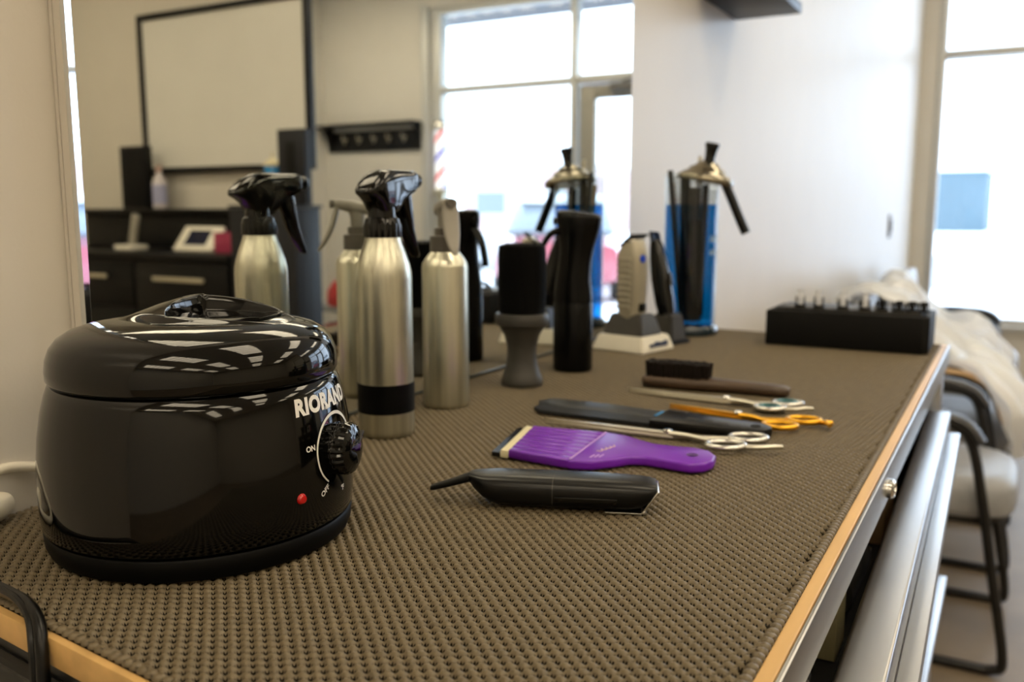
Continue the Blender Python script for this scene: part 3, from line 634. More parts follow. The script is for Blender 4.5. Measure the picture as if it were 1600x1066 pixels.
obj('body', loft([sring(0, 0, z, a, b, 24, 2.8) for z, a, b in [(0, 0.012, 0.012), (0.02, 0.0145, 0.0145), (0.06, 0.0150, 0.0150), (0.09, 0.0125, 0.0130), (0.108, 0.0095, 0.0120), (0.118, 0.0060, 0.0130)]]), black_gloss, t)
obj('blade', join(box(-0.0015, 0.0015, -0.020, 0.020, 0.117, 0.127, 0.0004), *[box(-0.001, 0.001, -0.0195 + k * 0.0036, -0.0178 + k * 0.0036, 0.127, 0.131) for k in range(11)]), black_plastic, t)
obj('switch', box(0.0135, 0.0165, -0.004, 0.004, 0.045, 0.065, 0.001), rubber_grey, t)
# ================================================================== disinfectant jar
JX, JY = 0.100, 1.410
t = thing('disinfectant_jar', 'tall glass jar of blue disinfectant with chrome lid tilted on top', 'jar', (JX, JY, ZT))
obj('base', lathe([(0.0001, 0.001), (0.044, 0.001), (0.0465, 0.0), (0.048, 0.003), (0.0475, 0.010), (0.0455, 0.0145), (0.0435, 0.0155), (0.0001, 0.0155)], 56), M('dark_glass_foot', (30, 46, 58), 0.08, coat=0.5), t, angle=40)
obj('glass', lathe([(0.0415, 0.0160), (0.0432, 0.019), (0.0435, 0.03), (0.0435, 0.252), (0.0445, 0.256), (0.0435, 0.2585), (0.0418, 0.256), (0.0415, 0.250), (0.0415, 0.0165)], 64, False), jar_glass, t)
obj('liquid', lathe([(0.0001, 0.0166), (0.0410, 0.0166), (0.0412, 0.02), (0.0412, 0.209), (0.0001, 0.209)], 64), liquid_m, t, angle=30)
pr_ = []
for ln, (zz, hs) in enumerate([(0.150, 0.011), (0.130, 0.008)]):
    for k in range(5):
        a0 = -0.50 + k * 0.085
        a1 = a0 + (0.06 if (k + ln) % 3 else 0.045)
        v = []; 
        for aa in (a0, a1):
            for z2 in (zz, zz + hs * (1 if k % 2 else 0.8)): v.append((0.0438 * math.cos(aa), 0.0438 * math.sin(aa), z2))
        pr_.append((v, [(0, 1, 3, 2)]))
obj('print', join(*pr_), M('pale_blue_print', (150, 176, 196), 0.5), t, False)
LMx = Matrix.Translation((0.019, 0.005, 0.244)) @ Matrix.Rotation(math.radians(10), 4, Vector((-0.31, 0.95, 0)))
ld = obj('lid', xf(lathe([(0.0440, 0.000), (0.0452, 0.002), (0.0452, 0.007), (0.0435, 0.0095), (0.036, 0.0150), (0.031, 0.0175), (0.028, 0.0225), (0.021, 0.0260), (0.017, 0.0310), (0.010, 0.0335), (0.0075, 0.0345), (0.0001, 0.0345)], 56), LMx), M('jar_lid_metal', (142, 136, 120), 0.16, metal=1.0, var=0.05), t, angle=40)
obj('lid_knob', xf(lathe([(0.0085, 0.0345), (0.0080, 0.040), (0.0095, 0.052), (0.0118, 0.060), (0.0112, 0.063), (0.0001, 0.0640)], 32), LMx), black_gloss, ld)
obj('lifter_handle', tube(catmull([(0.049, 0.012, 0.245), (0.060, 0.012, 0.222), (0.074, 0.013, 0.190), (0.086, 0.014, 0.164)], 6), 0.0075, 14), black_plastic, t)
def comb(name, label, L, wd, x, y, tilt, mat, rz):
    q = thing(name, label, 'comb', (JX + x, JY + y, ZT + 0.0195), rot=(tilt[0], tilt[1], rz))
    obj('spine', box(-wd * 0.5, -wd * 0.05, -0.0018, 0.0018, 0, L, 0.001), mat, q)
    obj('teeth', join(*[box(-wd * 0.05, wd * 0.5, -0.001, 0.001, L * 0.03 + k * L * 0.94 / 34, L * 0.03 + k * L * 0.94 / 34 + 0.0017) for k in range(34)]), mat, q, False)
comb('comb', 'black comb leaning on the left rim of the blue disinfectant jar', 0.246, 0.020, -0.002, -0.010, (0.0, -0.10), black_plastic, 0.3)
comb('comb', 'amber styling comb leaning left inside the disinfectant jar', 0.225, 0.014, -0.006, 0.006, (0.0, -0.10), M('amber_comb', (150, 116, 60), 0.35), 0.3)
comb('comb', 'wide black comb in the middle of the blue disinfectant', 0.236, 0.036, 0.004, 0.000, (0.0, -0.02), black_plastic, 0.35)
comb('comb', 'black taper comb right of centre inside the disinfectant jar', 0.222, 0.024, 0.020, 0.010, (0.0, 0.03), black_plastic, 0.25)
q = thing('jar_brush', 'flat black cleaning brush standing inside the disinfectant jar', 'brush', (JX + 0.013, JY - 0.008, ZT + 0.0205), rot=(0, -0.02, 0.30))
obj('handle', box(-0.009, 0.009, -0.003, 0.003, 0.0, 0.215, 0.002), black_plastic, q)
obj('bristle_head', box(-0.014, 0.014, -0.007, 0.007, 0.01, 0.165, 0.004), bristle_black, q)
q = thing('tweezer', 'pale slim tool sticking up behind the chrome jar lid', 'tweezers', (JX - 0.002, JY + 0.028, ZT + 0.020), rot=(0.01, 0.02, 0.3))
obj('arm', tube([(0.003, 0, 0.0), (0.006, 0, 0.12), (0.001, 0, 0.268)], 0.0022, 8), white_plastic, q)
obj('arm', tube([(-0.003, 0, 0.0), (-0.006, 0, 0.12), (-0.001, 0, 0.268)], 0.0022, 8), white_plastic, q)

# ================================================================== guard block with eight guards
t = thing('guard_block', 'long black block holding clipper guards at the far end of the mat', 'holder', (0.353, 1.405, ZT), rz=math.radians(0.3))
bp_ = [(-0.112, -0.057), (0.104, -0.057), (0.112, -0.049), (0.112, 0.057), (-0.112, 0.057)]
obj('body', prism(bp_, 0, 0.053, 0.0025), black_matte, t, angle=30)
obj('top_inset', box(-0.100, 0.100, -0.043, 0.048, 0.0531, 0.0565, 0.001), M('holder_top_dark', (30, 27, 22), 0.4), t)
gx = [0.279, 0.306, 0.340, 0.371, 0.394, 0.4165, 0.4335, 0.449]
ords = ['first', 'second', 'third', 'fourth', 'fifth', 'sixth', 'seventh', 'eighth']
def guard_parts(root, tall):
    obj('comb_plate', join(box(-0.008, 0.008, -0.018, 0.018, 0.0, 0.004, 0.001), *[xf(tube(catmull([(-0.006 + k * 0.004, -0.012, 0.003), (-0.006 + k * 0.004, -0.004, 0.0125 + 0.002 * tall), (-0.006 + k * 0.004, 0.008, 0.010), (-0.006 + k * 0.004, 0.016, 0.004)], 4), 0.0011, 6), Matrix()) for k in range(4)]), black_plastic, root)
    obj('clip', join(box(-0.0035, 0.0035, -0.0155, -0.0135, 0.003, 0.022 if tall > 0.5 else 0.012, 0.0008), mv(box(-0.0045, 0.0045, -0.001, 0.001, -0.004, 0.004, 0.0008), 0, -0.013, 0.0225 if tall > 0.5 else 0.012, rx=0.5)), guard_clear if tall > 0.5 else black_plastic, root)
for k, x in enumerate(gx):
    tall = 1.0 if k < 2 else (0.7 if k < 4 else 0.3)
    t = thing('clipper_guard', f'{"pale clipped" if k < 4 else "black"} clipper guard, {ords[k]} from the left on the black block', 'clipper guard', (x + 0.003, 1.388, ZT + 0.0567), rz=math.radians(12), group='clipper guards on the black block')
    guard_parts(t, tall)

# ================================================================== tools lying on the mat
# wooden beard brush
t = thing('beard_brush', 'wooden beard brush with dark bristles upwards, lying behind the scissors', 'brush', (0.2085, 0.960, ZT), rz=math.radians(4))
hr = [(-0.013, 0.006, 0.004, 0.0062), (-0.010, 0.012, 0.006, 0.0065), (0.0, 0.0160, 0.0068, 0.007), (0.03, 0.0170, 0.007, 0.0072), (0.060, 0.0160, 0.007, 0.0072), (0.072, 0.0125, 0.0068, 0.007), (0.090, 0.0110, 0.0066, 0.0068), (0.130, 0.0115, 0.0062, 0.0064), (0.146, 0.0105, 0.0056, 0.0060), (0.151, 0.0060, 0.0035, 0.0058)]
obj('handle', loft([xring(x, 0, cz, hw, hh, 24, 2.8) for x, hw, hh, cz in hr]), walnut, t, angle=50)
V = []; Fc = []
for i in range(24):
    for j in range(8):
        x = -0.006 + i * 0.0030 + random.uniform(-.0004, .0004); y = -0.0115 + j * 0.0033 + random.uniform(-.0004, .0004)
        if abs(y) > 0.0125 * (1 if 2 < i < 21 else 0.8): continue
        k0 = len(V); r0, r1 = 0.0013, 0.0021; zt = 0.0295 + random.uniform(-0.001, 0.001)
        for z, r in ((0.0125, r0), (zt, r1)):
            for q in range(6): V.append((x + r * math.cos(q * PI / 3) + (x - 0.03) * 0.02 * (z > 0.02), y + r * math.sin(q * PI / 3), z))
        for q in range(6): Fc.append((k0 + q, k0 + (q + 1) % 6, k0 + 6 + (q + 1) % 6, k0 + 6 + q))
        Fc.append(tuple(k0 + 6 + q for q in range(6)))
o = obj('bristles', (V, Fc), bristle_brown, t, False); o['kind'] = 'stuff'
# scissors, laid out along local +x from the tips to the rings
def scissors(name, label, p0, p1, mat, ring_mat, piv, spread, rr, tang, z=0.0):
    p0 = Vector((*p0, 0)); p1 = Vector((*p1, 0)); d = p1 - p0; L = d.length
    t = thing(name, label, 'scissors', (p0.x, p0.y, ZT + z), rz=math.atan2(d.y, d.x))
    P = L * piv
    for s in (1, -1):
        w0 = 0.0042; zb = 0.0035 + (0.0013 if s > 0 else -0.0013)
        bl = [(0, s * 0.0002), (P * 0.55, s * w0), (P, s * w0 * 1.25), (P + 0.006, s * w0 * 0.8), (P + 0.006, -s * w0 * 0.55), (P, -s * w0 * 0.75), (P * 0.5, -s * w0 * 0.25)]
        if s < 0: bl = bl[::-1]
        b = obj('blade', prism(bl, zb - 0.0012, zb + 0.0012, 0.0004), mat, t, angle=25)
        yo = -s * spread
        rx_ = P + (L - P) * (0.56 if s > 0 else 0.68)
        sh = catmull([(P + 0.002, -s * 0.001, zb), (P + (rx_ - P) * 0.35, -s * 0.0030, zb + 0.0004), (rx_ - rr * 1.15, -s * (spread - rr * 0.75), 0.0042)], 6)
        obj('shank', tube(sh, lambda u: 0.0034 - 0.0008 * u, 12, flat=0.75), mat, b)
        ring = [(rx_ + rr * 1.25 * math.cos(a), yo + rr * math.sin(a) * 0.95, 0.0045 + 0.0008 * math.cos(a)) for a in [2 * PI * k / 28 for k in range(28)]]
        obj('finger_ring', tube(ring, 0.0027, 10, closed=True), ring_mat, b)
        if (s > 0) == (tang > 0):
            tg = catmull([(rx_ + rr * 1.2, yo, 0.0045), (rx_ + rr * 1.2 + 0.012, yo + 0.001 * tang, 0.0052), (L - 0.006, yo + 0.004 * tang, 0.0062), (L + 0.001, yo + 0.011 * tang, 0.0052)], 6)
            obj('finger_rest', tube(tg, lambda u: 0.0026 - 0.0006 * u, 10), mat, b)
    obj('pivot_screw', mv(lathe([(0.0042, 0), (0.0042, 0.0014), (0.0030, 0.0026), (0.0001, 0.0026)], 20), P, 0, 0.006), chrome, t)
    return t
scissors('hair_scissors', 'long silver hair scissors lying between the purple pick and the black comb', (0.1835, 0.731), (0.402, 0.742), scissor_steel, chrome, 0.55, 0.0165, 0.0125, 1)
scissors('hair_scissors', 'gold hair scissors with curled finger rest in front of the teal handled pair', (0.2660, 0.8500), (0.4230, 0.8280), gold, gold, 0.46, 0.0170, 0.0120, -1)
scissors('hair_scissors', 'silver hair scissors with teal handle inlay beside the wooden brush', (0.1985, 0.9050), (0.3960, 0.9020), scissor_steel, chrome, 0.56, 0.0150, 0.0115, 1)
# teal inlays belong to the rings of the last pair
last = [o for o in C.objects if o.name.startswith('hair_scissors')][-1]
for b in list(last.children):
    if b.name.startswith('blade'):
        s_ = 1 if len([c for c in b.children]) and b.name.endswith('004') else -1
        L_ = 0.1975; P_ = L_ * 0.56; rx_ = P_ + (L_ - P_) * (0.56 if b == last.children[0] else 0.68)
        yo = (-0.015 if b == last.children[0] else 0.015)
        obj('teal_inlay', mv(lathe([(0.0001, -0.001), (0.0112, -0.001), (0.0112, 0.0006), (0.0075, 0.0012), (0.0065, 0.0012), (0.006, 0.0004)], 24, False), rx_, yo, 0.0062), teal_m, b)
# black comb with a blue mark
t = thing('barber_comb', 'large flat black barber comb with a blue mark at its handle', 'comb', (0, 0, ZT))
sp = [(0.1475, 0.789), (0.1405, 0.803), (0.1455, 0.8165), (0.1535, 0.8215), (0.2094, 0.8236), (0.2720, 0.8170), (0.2765, 0.810), (0.2760, 0.789), (0.2000, 0.789)]
obj('blade_plate', prism(sp, 0.0015, 0.0050, 0.0008), comb_grey, t, angle=30)
obj('teeth', join(*[box(0.1500 + k * 0.00205, 0.1500 + k * 0.00205 + 0.0013, 0.764 + max(0, 0.010 - k * 0.002), 0.7905, 0.0015, 0.0046) for k in range(62)]), comb_grey, t, False)
hp = [(0.2765, 0.8140), (0.300, 0.8090), (0.3222, 0.8045), (0.3560, 0.8040), (0.3720, 0.8020), (0.3810, 0.7945), (0.3835, 0.7860), (0.3800, 0.7760), (0.3690, 0.7690), (0.3352, 0.7660), (0.300, 0.7640), (0.2765, 0.7635)]
obj('handle', prism(hp, 0.0005, 0.0085, 0.0015), black_plastic, t, angle=30)
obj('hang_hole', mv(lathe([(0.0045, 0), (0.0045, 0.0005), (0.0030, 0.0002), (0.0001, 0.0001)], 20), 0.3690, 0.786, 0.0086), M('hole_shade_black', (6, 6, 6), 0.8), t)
obj('blue_mark', prism([(0.2700, 0.8165), (0.2805, 0.8150), (0.2800, 0.793), (0.2700, 0.793)], 0.0051, 0.0058), blue_tape, t, False)
obj('logo_print', join(box(0.305, 0.318, 0.784, 0.789, 0.00852, 0.0087), box(0.322, 0.330, 0.784, 0.789, 0.00852, 0.0087), box(0.334, 0.345, 0.783, 0.788, 0.00852, 0.0087)), rubber_grey, t, False)
# purple pick
t = thing('hair_pick', 'purple ribbed hair pick with cream and black tips in the foreground', 'comb', (0, 0, ZT))
hpk = [(0.2700, 0.6040), (0.2869, 0.6100), (0.2999, 0.6254), (0.3081, 0.6375), (0.3197, 0.6427), (0.3414, 0.6406), (0.3560, 0.6400), (0.3650, 0.6470), (0.3685, 0.6590), (0.3660, 0.6740), (0.3575, 0.6850), (0.3437, 0.6888), (0.3264, 0.6850), (0.3105, 0.6845), (0.2950, 0.6910), (0.2800, 0.6985), (0.2600, 0.7010)]
obj('handle', prism(hpk, 0.0008, 0.0088, 0.0022, 3), purple, t, angle=60)
A0 = Vector((0.2150, 0.6075)); A1 = Vector((0.1940, 0.6905)); B0 = Vector((0.2700, 0.6042)); B1 = Vector((0.2600, 0.7008))
nt_ = 8
for k in range(nt_):
    f0 = (k + 0.06) / nt_; f1 = (k + 0.94) / nt_
    a, b = A0.lerp(A1, f0), A0.lerp(A1, f1); c_, d_ = B0.lerp(B1, f1), B0.lerp(B1, f0)
    obj('tine', prism([(a.x, a.y), (d_.x, d_.y), (c_.x, c_.y), (b.x, b.y)], 0.0012, 0.0088, 0.0018, 2), purple, t, angle=70)
off = Vector((0.006, 0.0)); 
obj('web', prism([(A0.x + 0.002, A0.y + .001), (B0.x, B0.y + .001), (B1.x, B1.y - .001), (A1.x + 0.002, A1.y - .001)], 0.0018, 0.0062), purple, t, False)
obj('cream_band', prism([(A0.x - 0.0075, A0.y), (A0.x - 0.0004, A0.y), (A1.x - 0.0004, A1.y), (A1.x - 0.0075, A1.y)], 0.0012, 0.0076, 0.0008), cream, t)
obj('black_tips', join(*[box(A0.lerp(A1, (k + .5) / 24).x - 0.0155, A0.lerp(A1, (k + .5) / 24).x - 0.0074, A0.lerp(A1, (k + .5) / 24).y - 0.0011, A0.lerp(A1, (k + .5) / 24).y + 0.0011, 0.0012, 0.0050) for k in range(24)]), black_plastic, t, False)
obj('crease_line', prism([(0.2695, 0.607), (0.2712, 0.607), (0.2622, 0.699), (0.2605, 0.699)], 0.0086, 0.0091), lilac, t, False)
scr = [tube(catmull([(0.2790 + 0.0018 * k, 0.638 + 0.005 * k, 0.0090), (0.2830 + 0.0012 * k, 0.640 + 0.006 * k, 0.0090), (0.2800 + 0.0014 * k, 0.646 + 0.005 * k, 0.0090)], 4), 0.0005, 6) for k in range(4)]
obj('script_print', join(*scr), M('pale_gold_print', (216, 190, 200), 0.4), t)
obj('script_print', join(*[box(0.2815 + 0.003 * k, 0.2830 + 0.003 * k, 0.618 + 0.002 * k, 0.627 + 0.002 * k, 0.0088, 0.0091) for k in range(3)]), lilac, t, False)
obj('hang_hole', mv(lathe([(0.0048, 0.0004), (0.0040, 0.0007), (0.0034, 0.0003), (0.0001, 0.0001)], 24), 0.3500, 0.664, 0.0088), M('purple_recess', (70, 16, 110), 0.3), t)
# small black trimmer lying in front
t = thing('lying_trimmer', 'black cordless trimmer lying on the mat in front of the purple pick', 'trimmer', (0.2548, 0.5119, ZT), rz=math.radians(21.1))
ts = [(-0.0140, 0.0178, 0.0030, 0.0060), (-0.010, 0.0160, 0.0052, 0.0110), (-0.003, 0.0132, 0.0082, 0.0152), (0.006, 0.0116, 0.0104, 0.0170), (0.030, 0.0113, 0.0108, 0.0178), (0.050, 0.0113, 0.0108, 0.0180), (0.075, 0.0112, 0.0106, 0.0180), (0.095, 0.0112, 0.0102, 0.0174), (0.104, 0.0116, 0.0092, 0.0162), (0.1095, 0.0130, 0.0072, 0.0148), (0.1135, 0.0150, 0.0040, 0.0125)]
obj('body', loft([xring(x, 0, cz, hw, hh, 32, 2.9) for x, cz, hh, hw in ts]), black_plastic, t, angle=50)
obj('tail', loft([xring(x, 0, cz, hw, hh, 16, 2.4) for x, cz, hh, hw in [(-0.042, 0.0080, 0.0017, 0.0030), (-0.040, 0.0085, 0.0022, 0.0036), (-0.028, 0.0122, 0.0027, 0.0044), (-0.013, 0.0175, 0.0034, 0.0058)]]), black_soft, t)
obj('seam_ring', loft([xring(x, 0, 0.01128, 0.0181, 0.01095, 32, 2.9) for x in (0.0445, 0.0452)], False), rubber_grey, t)
obj('cheek_plate', box(0.046, 0.088, -0.0188, -0.0176, 0.0075, 0.0115, 0.0005), black_gloss, t)
obj('blade', join(box(0.080, 0.104, -0.0150, 0.0150, 0.0002, 0.0014, 0.0003), mv(box(-0.0008, 0.0008, -0.0135, 0.0135, 0.0, 0.0178, 0.0006), 0.1050, 0, 0.0012, ry=math.radians(34)), *[mv(box(-0.0006, 0.0030, -0.0140 + k * 0.00265, -0.0125 + k * 0.00265, -0.0006, 0.0006), 0.1045, 0, 0.0012) for k in range(11)]), chrome, t)

# ================================================================== things in the open drawer
t = thing('clear_bottle', 'clear plastic bottle lying in the open drawer', 'bottle', (0.450, 0.50, 0.8265), rot=(0, 0, 0))
obj('bottle', xf(lathe([(0.0001, 0), (0.018, 0), (0.020, 0.003), (0.020, 0.06), (0.012, 0.075), (0.009, 0.08)], 28), Matrix.Rotation(-PI / 2, 4, 'X')), M('cloudy_plastic', (170, 168, 160), 0.25), t)
obj('cap', xf(lathe([(0.010, 0.0802), (0.010, 0.094), (0.0001, 0.095)], 20), Matrix.Rotation(-PI / 2, 4, 'X')), black_plastic, t)
tag(obj('cream_box', box(0.425, 0.465, 0.66, 0.70, 0.806, 0.868, 0.001), M('cream_card', (206, 196, 150), 0.6)), 'small cream card box standing in the open drawer', 'box')
t = thing('spare_clipper', 'dark grey clipper lying in the open drawer beyond the cream box', 'clipper', (0.448, 0.80, 0.8225), rz=PI / 2)
obj('body', loft([xring(x, 0, 0, a, b, 20, 2.8) for x, a, b in [(-0.06, 0.01, 0.009), (-0.055, 0.016, 0.015), (0.0, 0.0165, 0.0155), (0.05, 0.016, 0.014), (0.06, 0.012, 0.008)]]), rubber_grey, t)
obj('blade', box(0.060, 0.068, -0.0145, 0.0145, -0.003, 0.002, 0.0005), chrome, t)
tag(obj('tan_box', box(0.425, 0.465, 0.93, 1.02, 0.806, 0.858, 0.001), M('tan_card', (178, 150, 110), 0.6)), 'tan card box at the far end of the open drawer', 'box')

# ================================================================== waiting chairs along the wall
def chair(y, label):
    t = thing('armchair', label, 'chair', (0.0, y, 0), group='waiting chairs in a row')
    for s in (-1, 1):
        yy = s * 0.235
        fr = catmull([(0.10, yy, 0.84), (0.12, yy, 0.62), (0.16, yy, 0.06), (0.20, yy, 0.014), (0.30, yy, 0.012), (0.52, yy, 0.012), (0.585, yy, 0.016), (0.605, yy, 0.05), (0.57, yy, 0.25), (0.53, yy, 0.47), (0.505, yy, 0.575), (0.475, yy, 0.615), (0.40, yy, 0.628), (0.13, yy, 0.63)], 6)
        obj('sled_leg', tube(fr, 0.0125, 10), chair_frame_m, t)
        ap = [(0.13, yy, 0.650), (0.30, yy, 0.650), (0.42, yy, 0.647), (0.490, yy, 0.628), (0.525, yy, 0.585)]
        obj('arm_pad', tube(catmull(ap, 6), 0.024, 12, flat=0.5), M('arm_pad_grey', (58, 58, 62), 0.35), t)
    obj('cross_bar', join(tube([(0.40, -0.235, 0.365), (0.40, 0.235, 0.365)], 0.011, 8), tube([(0.17, -0.235, 0.365), (0.17, 0.235, 0.365)], 0.011, 8), tube([(0.22, -0.235, 0.014), (0.22, 0.235, 0.014)], 0.011, 8)), chair_frame_m, t)
    ssec = []
    def cush(z, k): return sring(0.36, 0, z, 0.255 * k, 0.222 * k, 40, 4.0)
    obj('seat', loft([cush(0.385, 0.93), cush(0.39, 0.985), cush(0.41, 1.0), cush(0.45, 1.0), cush(0.472, 0.95), cush(0.482, 0.82), cush(0.486, 0.4), cush(0.4865, 0.05)]), chair_vinyl, t, angle=60)
    obj('seat_pan', loft([cush(0.365, 0.85), cush(0.372, 0.94), cush(0.3845, 0.94)]), chair_frame_m, t)
    bk = []
    for z, k in ((0.52, 0.90), (0.53, 0.97), (0.66, 1.0), (0.80, 0.98), (0.845, 0.90), (0.855, 0.75)):
        cx = 0.145 - (z - 0.52) * 0.10
        bk.append(sring(cx, 0, z, 0.030 * k, 0.215 * k, 32, 3.0))
    obj('backrest', loft(bk), chair_vinyl, t, angle=60)
    return t
chair(2.61, 'black framed armchair with grey vinyl seat nearest the tool cabinet')
chair(3.33, 'second black framed armchair from the cabinet, its back under a white cape')
chair(4.05, 'third black framed armchair from the cabinet, buried under silver capes')
chair(4.77, 'last black framed armchair of the row, under the window corner')
# capes: draped, folded cloth sheets
def cape(name, label, ctrl, width, seed, yc, folds=4, amp=0.03, mat=None, flare=0.0, th=0.004):
    rnd = random.Random(seed); P = catmull([(x, 0, z) for x, z in ctrl], 9); n = len(P); m = 36
    V = []; Fc = []; ph = [rnd.uniform(0, 6.28) for _ in range(6)]
    for layer in (0,):
        for i, p in enumerate(P):
            u = i / (n - 1)
            tdir = (P[min(i + 1, n - 1)] - P[max(i - 1, 0)]).normalized(); nrm = Vector((-tdir.z, 0, tdir.x))
            if nrm.z < 0 and False: nrm = -nrm
            for j in range(m + 1):
                v = -1 + 2 * j / m
                wloc = width * (1 + flare * u + 0.10 * math.sin(5 * u + ph[3]))
                f = amp * (0.35 + 0.65 * u) * (math.sin(v * folds * 2.2 + ph[0] + 1.5 * u) * 0.6 + math.sin(v * folds * 4.1 + ph[1] - 2.0 * u) * 0.3 + 0.25 * math.sin(u * 9 + v * 3 + ph[2]))
                f += amp * 0.8 * mnoise.noise(Vector((u * 7 + seed, v * 4.5, seed * 1.7)))
                q = p + nrm * f + Vector((0, v * wloc / 2 + 0.02 * math.sin(6 * u + ph[4]), 0))
                q.z += 0.012 * math.sin(7 * v + ph[5]) * u
                if layer: q = q + nrm * (-th)
                V.append(tuple(q))
    K = n * (m + 1); w_ = m + 1
    for i in range(n - 1):
        for j in range(m):
            a = i * w_ + j; Fc.append((a, a + 1, a + w_ + 1, a + w_))
    return tag(obj(name, (V, Fc), mat or cape_m, angle=80, loc=(0, yc, 0)), label, 'cape', 'barber capes on the chairs')
cape('barber_cape', 'white barber cape draped over the second chair back and down past its seat', [(0.055, 0.66), (0.075, 0.83), (0.15, 0.872), (0.245, 0.845), (0.33, 0.755), (0.43, 0.685), (0.53, 0.635), (0.59, 0.545), (0.60, 0.43)], 0.46, 3, 3.33, folds=4, amp=0.045)
cape('barber_cape', 'silver barber cape heaped over the arm of the second chair', [(0.20, 0.665), (0.30, 0.675), (0.42, 0.675), (0.50, 0.655), (0.565, 0.58), (0.60, 0.49), (0.605, 0.40)], 0.26, 9, 3.10, folds=3, amp=0.03)
cape('barber_cape', 'crumpled white cape spread across the third chair', [(0.06, 0.68), (0.08, 0.82), (0.14, 0.865), (0.20, 0.80), (0.30, 0.69), (0.40, 0.655), (0.48, 0.61), (0.54, 0.50)], 0.42, 5, 4.05, folds=5, amp=0.05)
cape('barber_cape', 'beige edged cape folded over the cabinet side of the second chair', [(0.25, 0.655), (0.36, 0.660), (0.46, 0.645), (0.53, 0.600), (0.565, 0.52)], 0.10, 11, 3.00, folds=1, amp=0.010, mat=cape_gold)

# ================================================================== the other side of the room (seen in the mirror)
CY = 3.2
t = thing('drawer_counter', 'long black counter with two drawers and raised back ledge, seen in the mirror', 'counter', (0, 0, 0))
obj('body', box(2.86, 4.6, CY + 0.02, 3.72, 0.06, 0.88), dark_lam, t, False)
obj('worktop', box(2.86, 4.62, CY - 0.02, 3.74, 0.88, 0.915, 0.004), dark_lam, t)
obj('back_ledge', box(2.86, 4.62, 3.66, 3.76, 0.915, 1.125, 0.004), dark_lam, t)
obj('ledge_cap', box(2.86, 4.64, 3.60, 3.785, 1.125, 1.15, 0.003), dark_lam, t)
obj('plinth', box(2.9, 4.58, CY + 0.06, 3.70, 0.0, 0.06), black_matte, t, False)
for x0, x1 in ((2.88, 3.58), (3.60, 4.36), (4.38, 4.59)):
    d = obj('drawer', box(x0, x1, CY, CY + 0.0195, 0.62, 0.865, 0.003), dark_lam, t)
    c = (x0 + x1) / 2
    if x0 < 3: c = 3.22
    hl = 0.19 if x1 < 4.4 else 0.08
    obj('handle', join(box(c - hl, c + hl, CY - 0.032, CY - 0.018, 0.772, 0.794, 0.003), box(c - hl + 0.02, c - hl + 0.04, CY - 0.019, CY - 0.0005, 0.776, 0.790), box(c + hl - 0.04, c + hl - 0.02, CY - 0.019, CY - 0.0005, 0.776, 0.790)), handle_m, d)
    obj('cabinet_door', box(x0, x1, CY, CY + 0.0195, 0.075, 0.61, 0.003), dark_lam, t)
t = thing('end_tower', 'tall charcoal end cabinet at the side of the black counter, seen in the mirror', 'cabinet', (0, 0, 0))
obj('carcass', box(2.42, 2.85, CY, 3.38, 0.05, 1.15, 0.004), dark_lam2, t)
obj('top_board', box(2.41, 2.855, CY - 0.005, 3.39, 1.151, 1.166, 0.003), dark_lam2, t)
obj('kick_board', box(2.44, 2.83, CY + 0.04, 3.36, 0.0, 0.0495), black_matte, t)
t = thing('tablet', 'tablet in a pale stand leaning on the black counter', 'tablet', (3.31, 3.36, 0.9155), rot=(0, 0, 0))
R_ = dict()
tb = obj('case', mv(box(-0.15, 0.15, -0.012, 0.012, 0.0, 0.165, 0.008), 0, 0, 0.004, rx=math.radians(-38)), white_plastic, t)
obj('screen', mv(box(-0.085, 0.085, -0.0135, -0.0122, 0.035, 0.135), 0, 0, 0.004, rx=math.radians(-38)), screen_m, tb, False)
obj('stand', box(-0.08, 0.08, 0.02, 0.10, 0.0, 0.012, 0.003), white_plastic, t)
t = thing('pink_box', 'pink card box beside the tablet on the black counter', 'box', (3.07, 3.42, 0.9155))
obj('carton', box(-0.085, 0.085, -0.05, 0.05, 0, 0.105, 0.003), pink_m, t)
obj('lid_flap', box(-0.087, 0.087, -0.052, 0.052, 0.1052, 0.109, 0.001), pink_m, t)
t = thing('desk_phone', 'pale cordless phone upright in its cradle on the black counter', 'phone', (3.86, 3.40, 0.9155))
obj('cradle', box(-0.075, 0.075, -0.06, 0.06, 0, 0.03, 0.008), white_plastic, t)
obj('handset', mv(box(-0.026, 0.026, -0.014, 0.014, 0.0, 0.19, 0.010), -0.01, 0.0, 0.022, ry=math.radians(-16)), M('phone_grey', (150, 146, 136), 0.4), t)
obj('cable_stub', tube(catmull([(0.05, 0.02, 0.025), (0.07, 0.03, 0.05), (0.06, 0.04, 0.10)], 5), 0.004, 6), black_plastic, t)
t = thing('framed_panel', 'large pale panel in a thin black frame on the partition wall, seen in the mirror', 'panel', (0, 0, 0))
FX0, FX1, FZ0, FZ1, FY = 2.80, 4.155, 1.362, 2.30, 3.755
obj('panel', box(FX0 + 0.03, FX1 - 0.03, FY + 0.015, FY + 0.040, FZ0 + 0.03, FZ1 - 0.03), board_m, t, False)
obj('frame', join(box(FX0, FX0 + 0.035, FY, FY + 0.042, FZ0, FZ1, 0.003), box(FX1 - 0.035, FX1, FY, FY + 0.042, FZ0, FZ1, 0.003), box(FX0 + 0.035, FX1 - 0.035, FY, FY + 0.042, FZ0, FZ0 + 0.035, 0.003), box(FX0 + 0.035, FX1 - 0.035, FY, FY + 0.042, FZ1 - 0.035, FZ1, 0.003)), black_soft, t)
t = thing('speaker_box', 'slim black upright box on the ledge at the left end of the pale panel', 'speaker', (4.085, 3.67, 1.1505))
obj('cabinet', box(-0.115, 0.115, -0.05, 0.0, 0, 0.37, 0.004), dark_lam, t)
